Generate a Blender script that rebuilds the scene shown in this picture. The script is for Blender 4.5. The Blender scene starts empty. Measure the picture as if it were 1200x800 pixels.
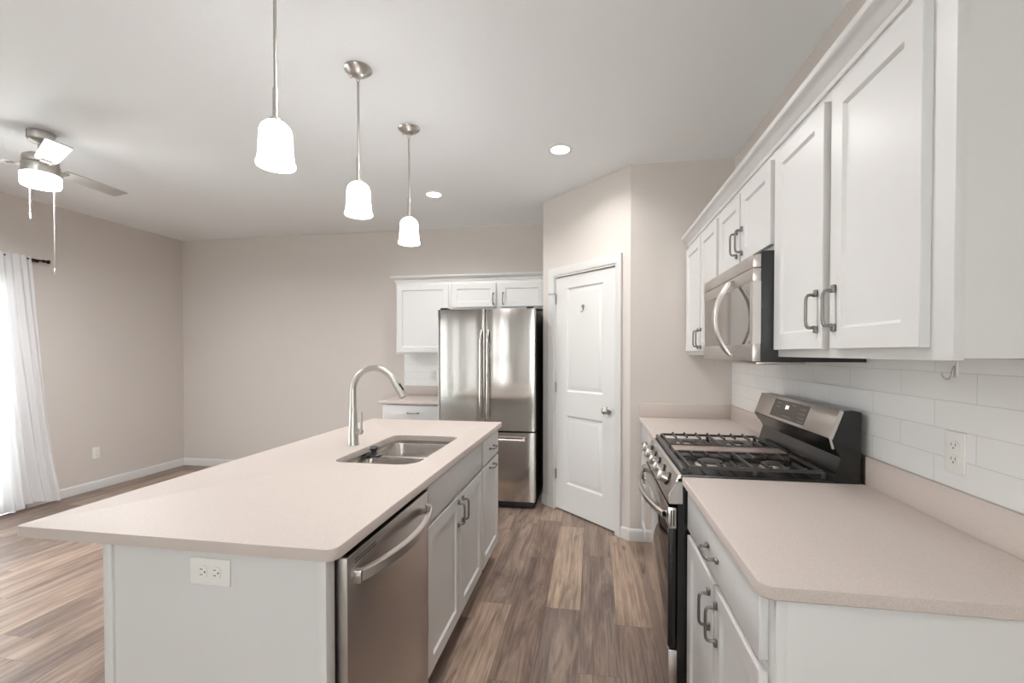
import bpy, bmesh, math, random
from mathutils import Vector, Matrix
random.seed(7)
SC = bpy.context.scene
COL = SC.collection

# ------------------------------------------------------------------ camera
F_PX, YAW, PITCH, CX, CY, HC = 528.5, 0.1629, 0.0148, 607.16, 420.92, 1.3872
cam = bpy.data.cameras.new('camera')
cam.sensor_fit = 'HORIZONTAL'
cam.sensor_width = 36.0
cam.lens = F_PX / 1200.0 * 36.0
cam.shift_x = (600.0 - CX) / 1200.0
cam.shift_y = (CY - 400.0) / 1200.0
cam.clip_start = 0.02
cam_o = bpy.data.objects.new('camera', cam)
COL.objects.link(cam_o)
cam_o.location = (0, 0, HC)
cam_o.rotation_euler = (math.pi / 2 - PITCH, 0, YAW)
SC.camera = cam_o

# ------------------------------------------------------------------ exposure, daylight
SC.view_settings.view_transform = 'Standard'
SC.view_settings.look = 'None'
SC.view_settings.gamma = 1.0
SC.view_settings.use_curve_mapping = False
SC.view_settings.exposure = 0.33
SC.cycles.use_denoising = True
SC.cycles.max_bounces = 10
SC.cycles.diffuse_bounces = 6
SC.cycles.glossy_bounces = 5
SC.cycles.sample_clamp_indirect = 8.0
SC.cycles.caustics_reflective = False
SC.cycles.caustics_refractive = False

SUN = 95           # high sun on the ground outside
SKY = 9            # daylight outside the windows
PENDANT = 12.5       # white glass pendant shades
FANLIGHT = 20
FANDOWN = 40        # watts out of the underside of the fan light
CAN = 8.5           # watts of each recessed downlight
W = bpy.data.worlds.new('daylight')
SC.world = W
W.use_nodes = True
bgn = W.node_tree.nodes['Background']
bgn.inputs[0].default_value = (0.95, 0.965, 0.985, 1)
bgn.inputs[1].default_value = SKY
sun = bpy.data.lights.new('sun', 'SUN'); sun.energy = SUN; sun.angle = 0.02; sun.color = (0.86, 0.94, 1.0)
sun_o = bpy.data.objects.new('sun', sun); COL.objects.link(sun_o); sun_o.rotation_euler = (0.0, math.radians(6), 0.0)

# ------------------------------------------------------------------ room numbers (metres)
XL, XR, YB, YR, ZC = -4.98, 0.9876, 4.82, -3.6, 2.761
P = Vector((0.276, 3.405)); Q = Vector((-0.446, 4.127))       # corners of the diagonal pantry wall


def portal(loc, rot, sx, sy):
    l = bpy.data.lights.new('window_daylight', 'AREA')
    l.shape = 'RECTANGLE'; l.size = sx; l.size_y = sy
    l.cycles.is_portal = True
    o = bpy.data.objects.new('window_daylight', l); COL.objects.link(o)
    o.location = loc; o.rotation_euler = rot


# openings: (from, to, sill, head)
PATIO = (1.30, 3.15, 0.0, 2.08)                      # in the left wall
ADDED_REARWIN = [(-4.78, -4.52, 0.1, 2.3), (-3.98, -3.86, 0.1, 2.3), (-3.36, -3.26, 0.1, 2.3), (-2.22, -2.02, 0.1, 2.3), (-0.95, 0.80, 0.5, 2.3)]  # added, unseen: narrow openings for fridge reflection streaks, wide one for light from behind
portal((XL - 0.13, (PATIO[0] + PATIO[1]) / 2, 1.04), (0, -math.pi / 2, 0), 2.08, 1.85)
for a, b, s, h in ADDED_REARWIN:
    portal(((a + b) / 2, YR - 0.13, (s + h) / 2), (math.pi / 2, 0, math.pi), b - a, h - s)

# ------------------------------------------------------------------ materials
def mat(name, col, rough=0.5, metal=0.0, spec=0.5, coat=0.0):
    m = bpy.data.materials.new(name); m.use_nodes = True
    b = m.node_tree.nodes['Principled BSDF']
    b.inputs['Base Color'].default_value = (*col, 1)
    b.inputs['Roughness'].default_value = rough
    b.inputs['Metallic'].default_value = metal
    b.inputs['Specular IOR Level'].default_value = spec
    b.inputs['Coat Weight'].default_value = coat
    return m


def nt(m):
    return m.node_tree.nodes, m.node_tree.links, m.node_tree.nodes['Principled BSDF']


def add_bump(m, scale=(1, 1, 1), freq=200.0, strength=0.1, dist=0.001, detail=3):
    N, L, b = nt(m)
    tc = N.new('ShaderNodeTexCoord'); mp = N.new('ShaderNodeMapping'); no = N.new('ShaderNodeTexNoise'); bu = N.new('ShaderNodeBump')
    mp.inputs['Scale'].default_value = scale
    no.inputs['Scale'].default_value = freq; no.inputs['Detail'].default_value = detail
    bu.inputs['Strength'].default_value = strength; bu.inputs['Distance'].default_value = dist
    L.new(tc.outputs['Object'], mp.inputs['Vector']); L.new(mp.outputs['Vector'], no.inputs['Vector'])
    L.new(no.outputs['Fac'], bu.inputs['Height']); L.new(bu.outputs['Normal'], b.inputs['Normal'])
    return m


def add_speckle(m, c0, c1, freq, lo=0.35, hi=0.65, detail=4):
    N, L, b = nt(m)
    tc = N.new('ShaderNodeTexCoord'); no = N.new('ShaderNodeTexNoise'); cr = N.new('ShaderNodeValToRGB')
    no.inputs['Scale'].default_value = freq; no.inputs['Detail'].default_value = detail
    cr.color_ramp.elements[0].position = lo; cr.color_ramp.elements[0].color = (*c0, 1)
    cr.color_ramp.elements[1].position = hi; cr.color_ramp.elements[1].color = (*c1, 1)
    L.new(tc.outputs['Object'], no.inputs['Vector']); L.new(no.outputs['Fac'], cr.inputs['Fac'])
    L.new(cr.outputs['Color'], b.inputs['Base Color'])
    return m


def emit(name, col, s):
    m = bpy.data.materials.new(name); m.use_nodes = True
    N, L, b = nt(m)
    b.inputs['Base Color'].default_value = (0.9, 0.9, 0.88, 1)
    b.inputs['Roughness'].default_value = 0.3
    b.inputs['Emission Color'].default_value = (*col, 1)
    b.inputs['Emission Strength'].default_value = s
    return m


M = {}
M['wall'] = add_bump(mat('greige_paint', (0.63, 0.58, 0.54), 0.75, spec=0.25), freq=90, strength=0.12, dist=0.002)
M['ceiling'] = add_bump(mat('ceiling_paint', (0.89, 0.905, 0.915), 0.9, spec=0.1), freq=60, strength=0.2, dist=0.003)
M['trim'] = mat('white_trim_paint', (0.68, 0.67, 0.655), 0.35)
M['cab'] = mat('white_cabinet_paint', (0.685, 0.675, 0.665), 0.34)
M['carcass'] = mat('cabinet_side', (0.68, 0.675, 0.66), 0.45)
M['quartz'] = add_speckle(mat('beige_quartz', (0.66, 0.60, 0.545), 0.55, spec=0.35), (0.50, 0.435, 0.395), (0.585, 0.515, 0.475), 420, 0.3, 0.62)
M['steel'] = add_bump(mat('brushed_steel', (0.60, 0.575, 0.55), 0.24, 1.0), (220, 220, 1.2), 3.0, 0.06, 0.002)
M['fridge'] = add_bump(mat('fridge_steel', (0.56, 0.53, 0.50), 0.13, 1.0), (7, 7, 0.25), 1.4, 0.10, 0.012, 1)
M['steel_h'] = add_bump(mat('brushed_steel_horizontal', (0.57, 0.53, 0.50), 0.31, 1.0), (2, 2, 300), 3.0, 0.05, 0.002)
M['sink'] = add_bump(mat('sink_steel', (0.63, 0.60, 0.57), 0.27, 1.0), (1, 60, 60), 6.0, 0.05, 0.001)
M['nickel'] = mat('brushed_nickel', (0.53, 0.51, 0.48), 0.34, 1.0)
M['pull'] = mat('dark_pewter', (0.23, 0.22, 0.205), 0.38, 1.0)
M['black'] = mat('black_enamel', (0.014, 0.014, 0.014), 0.22)
M['black_matt'] = mat('black_plastic', (0.016, 0.016, 0.016), 0.5)
M['iron'] = mat('cast_iron', (0.045, 0.041, 0.038), 0.33)
M['glass_black'] = mat('black_oven_glass', (0.02, 0.018, 0.017), 0.04, spec=0.8, coat=0.6)
M['glass_mw'] = mat('mirrored_dark_glass', (0.25, 0.225, 0.205), 0.06, 0.75)
M['plate'] = mat('white_plastic', (0.80, 0.79, 0.76), 0.3)
M['slot'] = mat('slot_dark', (0.03, 0.03, 0.03), 0.6)
M['grout'] = mat('toe_kick', (0.05, 0.045, 0.04), 0.6)
M['rod'] = mat('black_rod', (0.015, 0.014, 0.013), 0.35, 0.6)
M['chain'] = mat('pull_chain', (0.55, 0.54, 0.52), 0.5)
M['display'] = mat('control_glass', (0.075, 0.062, 0.052), 0.12)
M['mark'] = mat('printed_mark', (0.42, 0.39, 0.36), 0.4)
M['digits'] = emit('lit_digits', (1.0, 0.97, 0.92), 1.6)
M['shade'] = emit('lit_white_glass', (1.0, 0.99, 0.985), PENDANT)
M['fanlight'] = emit('lit_fan_glass', (1.0, 0.98, 0.95), FANLIGHT)
M['lens'] = emit('lit_lens', (1.0, 0.985, 0.96), 9.0)
M['blade'] = mat('silver_blade', (0.50, 0.485, 0.465), 0.4, 0.6)
M['rubber'] = mat('dark_stopper', (0.03, 0.03, 0.032), 0.35)
M['patio'] = mat('patio_concrete', (0.5, 0.49, 0.47), 0.9)

# glossy wall tile, 12 x 3 in running bond, with pale grout
def tile_mat():
    m = mat('white_glazed_tile', (0.8, 0.8, 0.78), 0.12)
    N, L, b = nt(m)
    tc = N.new('ShaderNodeTexCoord'); sp = N.new('ShaderNodeSeparateXYZ'); ad = N.new('ShaderNodeMath'); cb = N.new('ShaderNodeCombineXYZ')
    br = N.new('ShaderNodeTexBrick'); bu = N.new('ShaderNodeBump'); mr = N.new('ShaderNodeMapRange')
    ad.operation = 'ADD'
    L.new(tc.outputs['Object'], sp.inputs[0])
    L.new(sp.outputs['X'], ad.inputs[0]); L.new(sp.outputs['Y'], ad.inputs[1])
    L.new(ad.outputs[0], cb.inputs['X']); L.new(sp.outputs['Z'], cb.inputs['Y'])
    L.new(cb.outputs[0], br.inputs['Vector'])
    br.offset = 0.5; br.offset_frequency = 2
    br.inputs['Scale'].default_value = 1.0
    br.inputs['Brick Width'].default_value = 0.290
    br.inputs['Row Height'].default_value = 0.079
    br.inputs['Mortar Size'].default_value = 0.0011
    br.inputs['Mortar Smooth'].default_value = 0.3
    br.inputs['Color1'].default_value = (0.86, 0.86, 0.85, 1)
    br.inputs['Color2'].default_value = (0.89, 0.89, 0.88, 1)
    br.inputs['Mortar'].default_value = (0.68, 0.675, 0.66, 1)
    L.new(br.outputs['Color'], b.inputs['Base Color'])
    bu.inputs['Strength'].default_value = 0.5; bu.inputs['Distance'].default_value = 0.0015; bu.invert = True
    L.new(br.outputs['Fac'], bu.inputs['Height']); L.new(bu.outputs['Normal'], b.inputs['Normal'])
    return m
M['tile'] = tile_mat()

# vinyl planks: each plank has its own tone (vertex attribute), grain from noise
def floor_mat():
    m = mat('vinyl_plank', (0.2, 0.15, 0.12), 0.36, spec=0.4)
    N, L, b = nt(m)
    at = N.new('ShaderNodeAttribute'); at.attribute_name = 'tone'
    ofs = N.new('ShaderNodeAttribute'); ofs.attribute_name = 'shift'
    uv = N.new('ShaderNodeUVMap'); tc = N.new('ShaderNodeTexCoord')
    add = N.new('ShaderNodeVectorMath'); add.operation = 'ADD'
    L.new(tc.outputs['Object'], add.inputs[0]); L.new(ofs.outputs['Vector'], add.inputs[1])

    def noise(scale, freq, detail, rough=0.6, dist=0.0):
        mp = N.new('ShaderNodeMapping'); no = N.new('ShaderNodeTexNoise')
        mp.inputs['Scale'].default_value = scale
        no.inputs['Scale'].default_value = freq; no.inputs['Detail'].default_value = detail
        no.inputs['Roughness'].default_value = rough; no.inputs['Distortion'].default_value = dist
        L.new(add.outputs[0], mp.inputs['Vector']); L.new(mp.outputs['Vector'], no.inputs['Vector'])
        return no
    broad = noise((5, 0.55, 1), 1.6, 3, 0.55, 0.6)
    grain = noise((34, 1.1, 1), 2.2, 6, 0.65, 0.5)
    fine = noise((150, 5, 1), 1.5, 4, 0.7)
    knot = N.new('ShaderNodeTexVoronoi'); knot.inputs['Scale'].default_value = 1.0
    mpk = N.new('ShaderNodeMapping'); mpk.inputs['Scale'].default_value = (4.2, 1.9, 1)
    L.new(add.outputs[0], mpk.inputs['Vector']); L.new(mpk.outputs['Vector'], knot.inputs['Vector'])

    def mix(fac, a, c2, mode='MIX'):
        x = N.new('ShaderNodeMix'); x.data_type = 'RGBA'; x.blend_type = mode
        if isinstance(fac, float): x.inputs[0].default_value = fac
        else: L.new(fac, x.inputs[0])
        for i, v in ((6, a), (7, c2)):
            if isinstance(v, tuple): x.inputs[i].default_value = (*v, 1)
            else: L.new(v, x.inputs[i])
        return x.outputs[2]

    def ramp(src, p0, p1, v0=0.0, v1=1.0):
        r = N.new('ShaderNodeMapRange'); r.inputs[1].default_value = p0; r.inputs[2].default_value = p1
        r.inputs[3].default_value = v0; r.inputs[4].default_value = v1
        L.new(src, r.inputs[0]); return r.outputs[0]
    base = N.new('ShaderNodeValToRGB')
    els = base.color_ramp.elements
    els[0].position = 0.0; els[0].color = (0.20, 0.132, 0.103, 1)
    els[1].position = 1.0; els[1].color = (0.58, 0.42, 0.31, 1)
    e = els.new(0.3); e.color = (0.28, 0.192, 0.152, 1)
    e = els.new(0.6); e.color = (0.375, 0.268, 0.208, 1)
    L.new(at.outputs['Fac'], base.inputs['Fac'])
    c = base.outputs['Color']
    grey = mix(0.62, c, (0.25, 0.205, 0.18))
    c = mix(ramp(broad.outputs['Fac'], 0.40, 0.66), c, grey)
    dark = mix(0.62, c, (0.055, 0.032, 0.023))
    c = mix(ramp(grain.outputs['Fac'], 0.62, 0.40, 0.0, 0.85), c, dark)
    lite = mix(0.34, c, (0.48, 0.38, 0.30))
    c = mix(ramp(fine.outputs['Fac'], 0.48, 0.72, 0.0, 0.55), c, lite)
    patch = noise((9, 1.3, 1), 1.3, 4, 0.6, 1.2)
    pale = mix(0.45, c, (0.52, 0.39, 0.30))
    c = mix(ramp(patch.outputs['Fac'], 0.50, 0.68, 0.0, 0.9), c, pale)
    deep = mix(0.55, c, (0.075, 0.045, 0.035))
    c = mix(ramp(patch.outputs['Fac'], 0.46, 0.32, 0.0, 0.9), c, deep)
    kd = mix(0.7, c, (0.05, 0.03, 0.02))
    c = mix(ramp(knot.outputs['Distance'], 0.10, 0.03, 0.0, 0.75), c, kd)
    # plank seams
    sp = N.new('ShaderNodeSeparateXYZ'); L.new(uv.outputs['UV'], sp.inputs[0])
    mn = N.new('ShaderNodeMath'); mn.operation = 'MINIMUM'
    L.new(sp.outputs['X'], mn.inputs[0]); L.new(sp.outputs['Y'], mn.inputs[1])
    seam = ramp(mn.outputs[0], 0.0002, 0.0014, 0.75, 0.0)
    c = mix(seam, c, (0.045, 0.032, 0.026))
    L.new(c, b.inputs['Base Color'])
    bu = N.new('ShaderNodeBump'); bu.inputs['Strength'].default_value = 0.12; bu.inputs['Distance'].default_value = 0.001
    L.new(grain.outputs['Fac'], bu.inputs['Height']); L.new(bu.outputs['Normal'], b.inputs['Normal'])
    L.new(ramp(grain.outputs['Fac'], 0.3, 0.7, 0.30, 0.42), b.inputs['Roughness'])
    return m
M['floor'] = floor_mat()


def sheer_mat():
    m = bpy.data.materials.new('sheer_white_voile'); m.use_nodes = True
    N, L = m.node_tree.nodes, m.node_tree.links
    N.remove(N['Principled BSDF'])
    out = N['Material Output']
    df = N.new('ShaderNodeBsdfDiffuse'); tr = N.new('ShaderNodeBsdfTranslucent'); tp = N.new('ShaderNodeBsdfTransparent')
    df.inputs[0].default_value = (0.88, 0.88, 0.89, 1); tr.inputs[0].default_value = (0.88, 0.88, 0.89, 1)
    a = N.new('ShaderNodeMixShader'); a.inputs[0].default_value = 0.26
    c = N.new('ShaderNodeMixShader'); c.inputs[0].default_value = 0.12
    L.new(df.outputs[0], a.inputs[1]); L.new(tr.outputs[0], a.inputs[2])
    L.new(a.outputs[0], c.inputs[1]); L.new(tp.outputs[0], c.inputs[2]); L.new(c.outputs[0], out.inputs[0])
    return m
M['sheer'] = sheer_mat()


def pane_mat():
    m = bpy.data.materials.new('clear_pane'); m.use_nodes = True
    N, L = m.node_tree.nodes, m.node_tree.links
    N.remove(N['Principled BSDF'])
    out = N['Material Output']
    tp = N.new('ShaderNodeBsdfTransparent'); gl = N.new('ShaderNodeBsdfGlossy'); fr = N.new('ShaderNodeFresnel'); mx = N.new('ShaderNodeMixShader')
    tp.inputs[0].default_value = (0.95, 0.97, 0.96, 1); gl.inputs['Roughness'].default_value = 0.02; fr.inputs[0].default_value = 1.3
    L.new(fr.outputs[0], mx.inputs[0]); L.new(tp.outputs[0], mx.inputs[1]); L.new(gl.outputs[0], mx.inputs[2]); L.new(mx.outputs[0], out.inputs[0])
    return m
M['pane'] = pane_mat()

# ------------------------------------------------------------------ mesh helpers
ORIGIN = {}


class MB:
    """collects shapes, links them as one mesh object"""
    def __init__(self, M4=None):
        self.bm = bmesh.new()
        self.T = M4 or Matrix.Identity(4)

    def merge(self, t):
        mp = {v: self.bm.verts.new(self.T @ v.co) for v in t.verts}
        for f in t.faces:
            try: self.bm.faces.new([mp[v] for v in f.verts])
            except ValueError: pass
        t.free()
        return self

    def box(self, a, b, bev=0.0, seg=2):
        t = bmesh.new(); bmesh.ops.create_cube(t, size=1)
        lo = Vector([min(x, y) for x, y in zip(a, b)]); hi = Vector([max(x, y) for x, y in zip(a, b)])
        for v in t.verts:
            v.co = Vector([l + (c + 0.5) * (h - l) for c, l, h in zip(v.co, lo, hi)])
        if bev > 0:
            bmesh.ops.bevel(t, geom=t.edges[:], offset=min(bev, 0.49 * min(hi - lo)), segments=seg, profile=0.5, affect='EDGES')
        return self.merge(t)

    def quads(self, rings, closed=True, cap0=True, cap1=True):
        t = bmesh.new()
        R = [[t.verts.new(p) for p in r] for r in rings]
        n = len(R[0])
        for i in range(len(R) - 1):
            for j in range(n if closed else n - 1):
                k = (j + 1) % n
                try: t.faces.new([R[i][j], R[i][k], R[i + 1][k], R[i + 1][j]])
                except ValueError: pass
        if closed and cap0: t.faces.new(R[0][::-1])
        if closed and cap1: t.faces.new(R[-1])
        return self.merge(t)

    def tube(self, pts, r, n=12, caps=True, flat=None):
        """sweep a circle (or an ellipse, flat=(a,b) factors) along pts"""
        pts = [Vector(p) for p in pts]
        rs = r if isinstance(r, (list, tuple)) else [r] * len(pts)
        rings = []; prev = None
        for i, p in enumerate(pts):
            d = (pts[min(i + 1, len(pts) - 1)] - pts[max(i - 1, 0)]).normalized()
            if prev is None:
                up = Vector((0, 0, 1)) if abs(d.z) < 0.9 else Vector((0, 1, 0))
                x = d.cross(up).normalized()
            else:
                x = (prev - d * prev.dot(d)).normalized()
            prev = x; y = d.cross(x)
            fa, fb = flat or (1, 1)
            rings.append([p + x * (rs[i] * fa * math.cos(2 * math.pi * k / n)) + y * (rs[i] * fb * math.sin(2 * math.pi * k / n)) for k in range(n)])
        return self.quads(rings, True, caps, caps)

    def lathe(self, prof, c=(0, 0, 0), n=32, axis=None, cap0=True, cap1=True):
        A = Matrix.Identity(3)
        if axis is not None: A = Vector((0, 0, 1)).rotation_difference(Vector(axis).normalized()).to_matrix()
        c = Vector(c)
        rings = [[c + A @ Vector((max(r, 1e-5) * math.cos(2 * math.pi * k / n), max(r, 1e-5) * math.sin(2 * math.pi * k / n), z)) for k in range(n)] for r, z in prof]
        return self.quads(rings, True, cap0, cap1)

    def prism(self, poly, d, bev=0.0):
        """poly: list of 3d points, extruded by vector d"""
        d = Vector(d)
        t = bmesh.new()
        a = [t.verts.new(p) for p in poly]; b = [t.verts.new(Vector(p) + d) for p in poly]
        n = len(a)
        t.faces.new(a[::-1]); t.faces.new(b)
        for i in range(n):
            t.faces.new([a[i], a[(i + 1) % n], b[(i + 1) % n], b[i]])
        if bev > 0: bmesh.ops.bevel(t, geom=t.edges[:], offset=bev, segments=2, profile=0.5, affect='EDGES')
        return self.merge(t)

    def build(self, name, m, parent=None, angle=40, origin=None):
        bmesh.ops.remove_doubles(self.bm, verts=self.bm.verts[:], dist=1e-6)
        bmesh.ops.recalc_face_normals(self.bm, faces=self.bm.faces[:])
        o0 = Vector(origin) if origin is not None else (ORIGIN[parent.name] if parent is not None else Vector((0, 0, 0)))
        bmesh.ops.translate(self.bm, verts=self.bm.verts[:], vec=-o0)
        me = bpy.data.meshes.new(name); self.bm.to_mesh(me); self.bm.free()
        me.materials.append(M[m] if isinstance(m, str) else m)
        for p in me.polygons: p.use_smooth = True
        me.set_sharp_from_angle(angle=math.radians(angle))
        o = bpy.data.objects.new(name, me); COL.objects.link(o)
        if parent is not None:
            o.parent = parent
            o.location = o0 - ORIGIN[parent.name]
        else: o.location = o0
        ORIGIN[o.name] = o0
        return o


def thing(name, label, cat, loc, group=None):
    o = bpy.data.objects.new(name, None); COL.objects.link(o)
    o.empty_display_size = 0.05
    o.location = loc; ORIGIN[o.name] = Vector(loc)
    o['label'] = label; o['category'] = cat
    if group: o['group'] = group
    return o


def tag(o, label, cat, group=None):
    o['label'] = label; o['category'] = cat
    if group: o['group'] = group
    return o


def struct(o):
    o['kind'] = 'structure'; return o


def frame(o, U, V, N):
    m = Matrix.Identity(4)
    for i, a in enumerate((U, V, N)):
        for r in range(3): m[r][i] = a[r]
    for r in range(3): m[r][3] = o[r]
    return m


def rrect(x0, x1, y0, y1, rad, n=8):
    """rounded rectangle loop, rad = (x0y0, x1y0, x1y1, x0y1)"""
    if not isinstance(rad, (tuple, list)): rad = (rad,) * 4
    out = []
    for (cx, cy, a0), r in zip(((x0, y0, 180), (x1, y0, 270), (x1, y1, 0), (x0, y1, 90)), rad):
        sx = 1 if cx == x0 else -1; sy = 1 if cy == y0 else -1
        for k in range(n + 1):
            a = math.radians(a0 + 90 * k / n)
            out.append((cx + sx * r + r * math.cos(a), cy + sy * r + r * math.sin(a)))
    return out


def slab(mb, x0, x1, y0, y1, z0, z1, rad, bev=0.003):
    def L(i, z): return [(x, y, z) for x, y in rrect(x0 + i, x1 - i, y0 + i, y1 - i, [max(r - i, 0.0008) for r in (rad if isinstance(rad, (tuple, list)) else (rad,) * 4)])]
    mb.quads([L(bev, z0), L(0, z0 + bev), L(0, z1 - bev), L(bev * 0.3, z1 - bev * 0.3), L(bev, z1)])


def shaker(Fm, u0, u1, v0, v1, t=0.02, rail=0.055, rec=0.009):
    mb = MB(Fm)
    def R(i, w): return [(u0 + i, v0 + i, w), (u1 - i, v0 + i, w), (u1 - i, v1 - i, w), (u0 + i, v1 - i, w)]
    mb.quads([R(0, 0), R(0, t - 0.0015), R(0.0015, t), R(rail, t), R(rail + 0.0015, t - 0.0015), R(rail + 0.007, t - rec)])
    return mb


def slabfront(Fm, u0, u1, v0, v1, t=0.02):
    mb = MB(Fm); mb.box((u0, v0, 0), (u1, v1, t), 0.0018)
    return mb


def pull(Fm, u, v, w, parent, vertical=True, ln=0.102, name='handle'):
    """cabinet pull with flared feet; the bar stands 30 mm off the face"""
    mb = MB(Fm)
    h = ln / 2
    def pt(s, d): return (u, v + s, w + d) if vertical else (u + s, v, w + d)
    path = [pt(-h + 0.004, 0.007), pt(-h + 0.002, 0.018), pt(-h + 0.003, 0.026), pt(-h + 0.010, 0.0305), pt(-h + 0.022, 0.032), pt(h - 0.022, 0.032), pt(h - 0.010, 0.0305), pt(h - 0.003, 0.026), pt(h - 0.002, 0.018), pt(h - 0.004, 0.007)]
    mb.tube(path, [0.0055, 0.0048, 0.0046, 0.0046, 0.0044, 0.0044, 0.0046, 0.0046, 0.0048, 0.0055], 10)
    for s in (-1, 1):
        a = s * (h - 0.008); b = s * (h + 0.014)
        if vertical: mb.box((u - 0.0075, v + a, w), (u + 0.0075, v + b, w + 0.010), 0.004, 3)
        else: mb.box((u + a, v - 0.0075, w), (u + b, v + 0.0075, w + 0.010), 0.004, 3)
    return mb.build(name, 'pull', parent)


def sweep(mb, path, prof, z=0.0):
    """path: 2d points, prof: (offset to the left of travel, z); mitred"""
    pts = [Vector(p) for p in path]; rings = []
    for i, p in enumerate(pts):
        d0 = (pts[i] - pts[i - 1]).normalized() if i > 0 else None
        d1 = (pts[i + 1] - pts[i]).normalized() if i < len(pts) - 1 else None
        n0 = Vector((-d0.y, d0.x)) if d0 else None; n1 = Vector((-d1.y, d1.x)) if d1 else None
        if n0 is None: m = n1
        elif n1 is None: m = n0
        else:
            m = (n0 + n1).normalized(); m = m / max(m.dot(n0), 0.2)
        rings.append([(p.x + m.x * o, p.y + m.y * o, z + h) for o, h in prof])
    mb.quads(rings)


FR = lambda x: frame((x, 0, 0), (0, 1, 0), (0, 0, 1), (-1, 0, 0))     # faces the aisle from the right run
FI = lambda x: frame((x, 0, 0), (0, 1, 0), (0, 0, 1), (1, 0, 0))      # island fronts, facing +x
FB = lambda y: frame((0, y, 0), (1, 0, 0), (0, 0, 1), (0, -1, 0))     # back run, facing the camera

# ================================================================== ROOM SHELL
T = 0.12
def make_floor():
    bm = bmesh.new()
    uvl = bm.loops.layers.uv.new('UVMap')
    tone = bm.faces.layers.float.new('tone'); shift = bm.faces.layers.float_vector.new('shift')
    pw, pl = 0.187, 1.19
    set_tone = {(2, 'A'): 0.9}
    x = -0.060 - pw * 27
    col = -27
    fixed = {0: [(2.43, 0.15), (3.60, 0.97), (4.9, 0.22)],            # x -0.247..-0.06
             -2: [(2.43, 0.86), (3.62, 0.30), (4.9, 0.5)],            # x -0.62..-0.434
             -1: [(1.85, 0.30), (3.02, 0.12), (3.70, 0.34), (4.9, 0.80)],
             1: [(1.95, 0.42), (3.10, 0.22), (4.9, 0.12)],
             2: [(2.33, 0.30), (3.47, 0.92), (4.9, 0.3)],
             3: [(1.7, 0.2), (2.9, 0.6), (4.9, 0.3)]}
    while x < XR:
        x1 = x + pw
        if x1 > XL:
            xa, xb = max(x, XL), min(x1, XR)
            cuts = []
            k = col + 1
            start = YR
            if k in fixed:
                y = fixed[k][0][0] - 1.19
                while y - pl > YR: y -= pl
                yy = YR; seq = []
                y_end = fixed[k][0][0]
                y0 = y_end - pl
                pre = []
                while y0 > YR:
                    pre.append(y0); y0 -= pl
                s = YR
                for e in reversed(pre):
                    seq.append((s, e, random.random() * 0.75)); s = e
                for e, tn in fixed[k]:
                    seq.append((s, min(e, YB), tn)); s = e
                    if e >= YB: break
            else:
                seq = []; s = YR; e = YR + random.uniform(0.2, pl)
                while s < YB:
                    seq.append((s, min(e, YB), min(1.0, max(0.0, random.gauss(0.36, 0.24))))); s = e; e += pl
            for s, e, tn in seq:
                if e - s < 1e-3: continue
                vs = [bm.verts.new(p) for p in ((xa, s, 0), (xb, s, 0), (xb, e, 0), (xa, e, 0))]
                # four fans so that each loop can carry distance-to-edge
                cx, cy = (xa + xb) / 2, (s + e) / 2
                f = bm.faces.new(vs)
                f[tone] = tn; f[shift] = (random.uniform(-9, 9), random.uniform(-9, 9), random.uniform(-9, 9))
        x = x1; col += 1
    # inset every plank: the outer rim gets uv 0, the inner field a large value, so the seam is drawn at the rim
    src = bm.faces[:]
    tn_of = [(f, f[tone], f[shift].copy()) for f in src]
    for f, tn, sh in tn_of:
        c = [v.co.copy() for v in f.verts]
        w = 0.004
        x0, y0, x1, y1 = c[0].x, c[0].y, c[2].x, c[2].y
        ins = [bm.verts.new(p) for p in ((x0 + w, y0 + w, 0), (x1 - w, y0 + w, 0), (x1 - w, y1 - w, 0), (x0 + w, y1 - w, 0))]
        vs = f.verts[:]
        for i in range(4):
            g = bm.faces.new([vs[i], vs[(i + 1) % 4], ins[(i + 1) % 4], ins[i]])
            g[tone] = tn; g[shift] = sh
            for l in g.loops:
                l[uvl].uv = (0, 0) if l.vert in vs else (w, w)
        g = bm.faces.new(ins); g[tone] = tn; g[shift] = sh
        for l in g.loops: l[uvl].uv = (w, w)
        bm.faces.remove(f)
    # slab under the planks
    bx = [bm.verts.new(p) for p in ((XL - T, YR - T, -0.1), (XR + T, YR - T, -0.1), (XR + T, YB + T, -0.1), (XL - T, YB + T, -0.1))]
    bm.faces.new(bx[::-1])
    me = bpy.data.meshes.new('floor'); bm.to_mesh(me); bm.free()
    me.materials.append(M['floor'])
    o = bpy.data.objects.new('floor', me); COL.objects.link(o)
    struct(o)
make_floor()

mb = MB(); mb.box((XL - T, YR - T, ZC), (XR + T, YB + T, ZC + 0.1)); struct(mb.build('ceiling', 'ceiling'))

# left wall with the patio door and one window
mb = MB()
a0, a1, as_, ah = PATIO
mb.box((XL - T, YR - T, 0), (XL, a0, ZC)); mb.box((XL - T, a1, 0), (XL, YB + T, ZC))
mb.box((XL - T, a0, ah), (XL, a1, ZC))
struct(mb.build('wall_left', 'wall'))
mb = MB(); mb.box((XL, YB, 0), (XR + T, YB + T, ZC)); struct(mb.build('wall_back', 'wall'))
mb = MB(); mb.box((XR, YR - T, 0), (XR + T, YB, ZC)); struct(mb.build('wall_right', 'wall'))
mb = MB()
xs = [XL] + [v for r in ADDED_REARWIN for v in r[:2]] + [XR]
for i in range(0, len(xs), 2): mb.box((xs[i], YR - T, 0), (xs[i + 1], YR, ZC))
for a, b, s, h in ADDED_REARWIN:
    mb.box((a, YR - T, 0), (b, YR, s)); mb.box((a, YR - T, h), (b, YR, ZC))
struct(mb.build('wall_rear', 'wall'))

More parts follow.
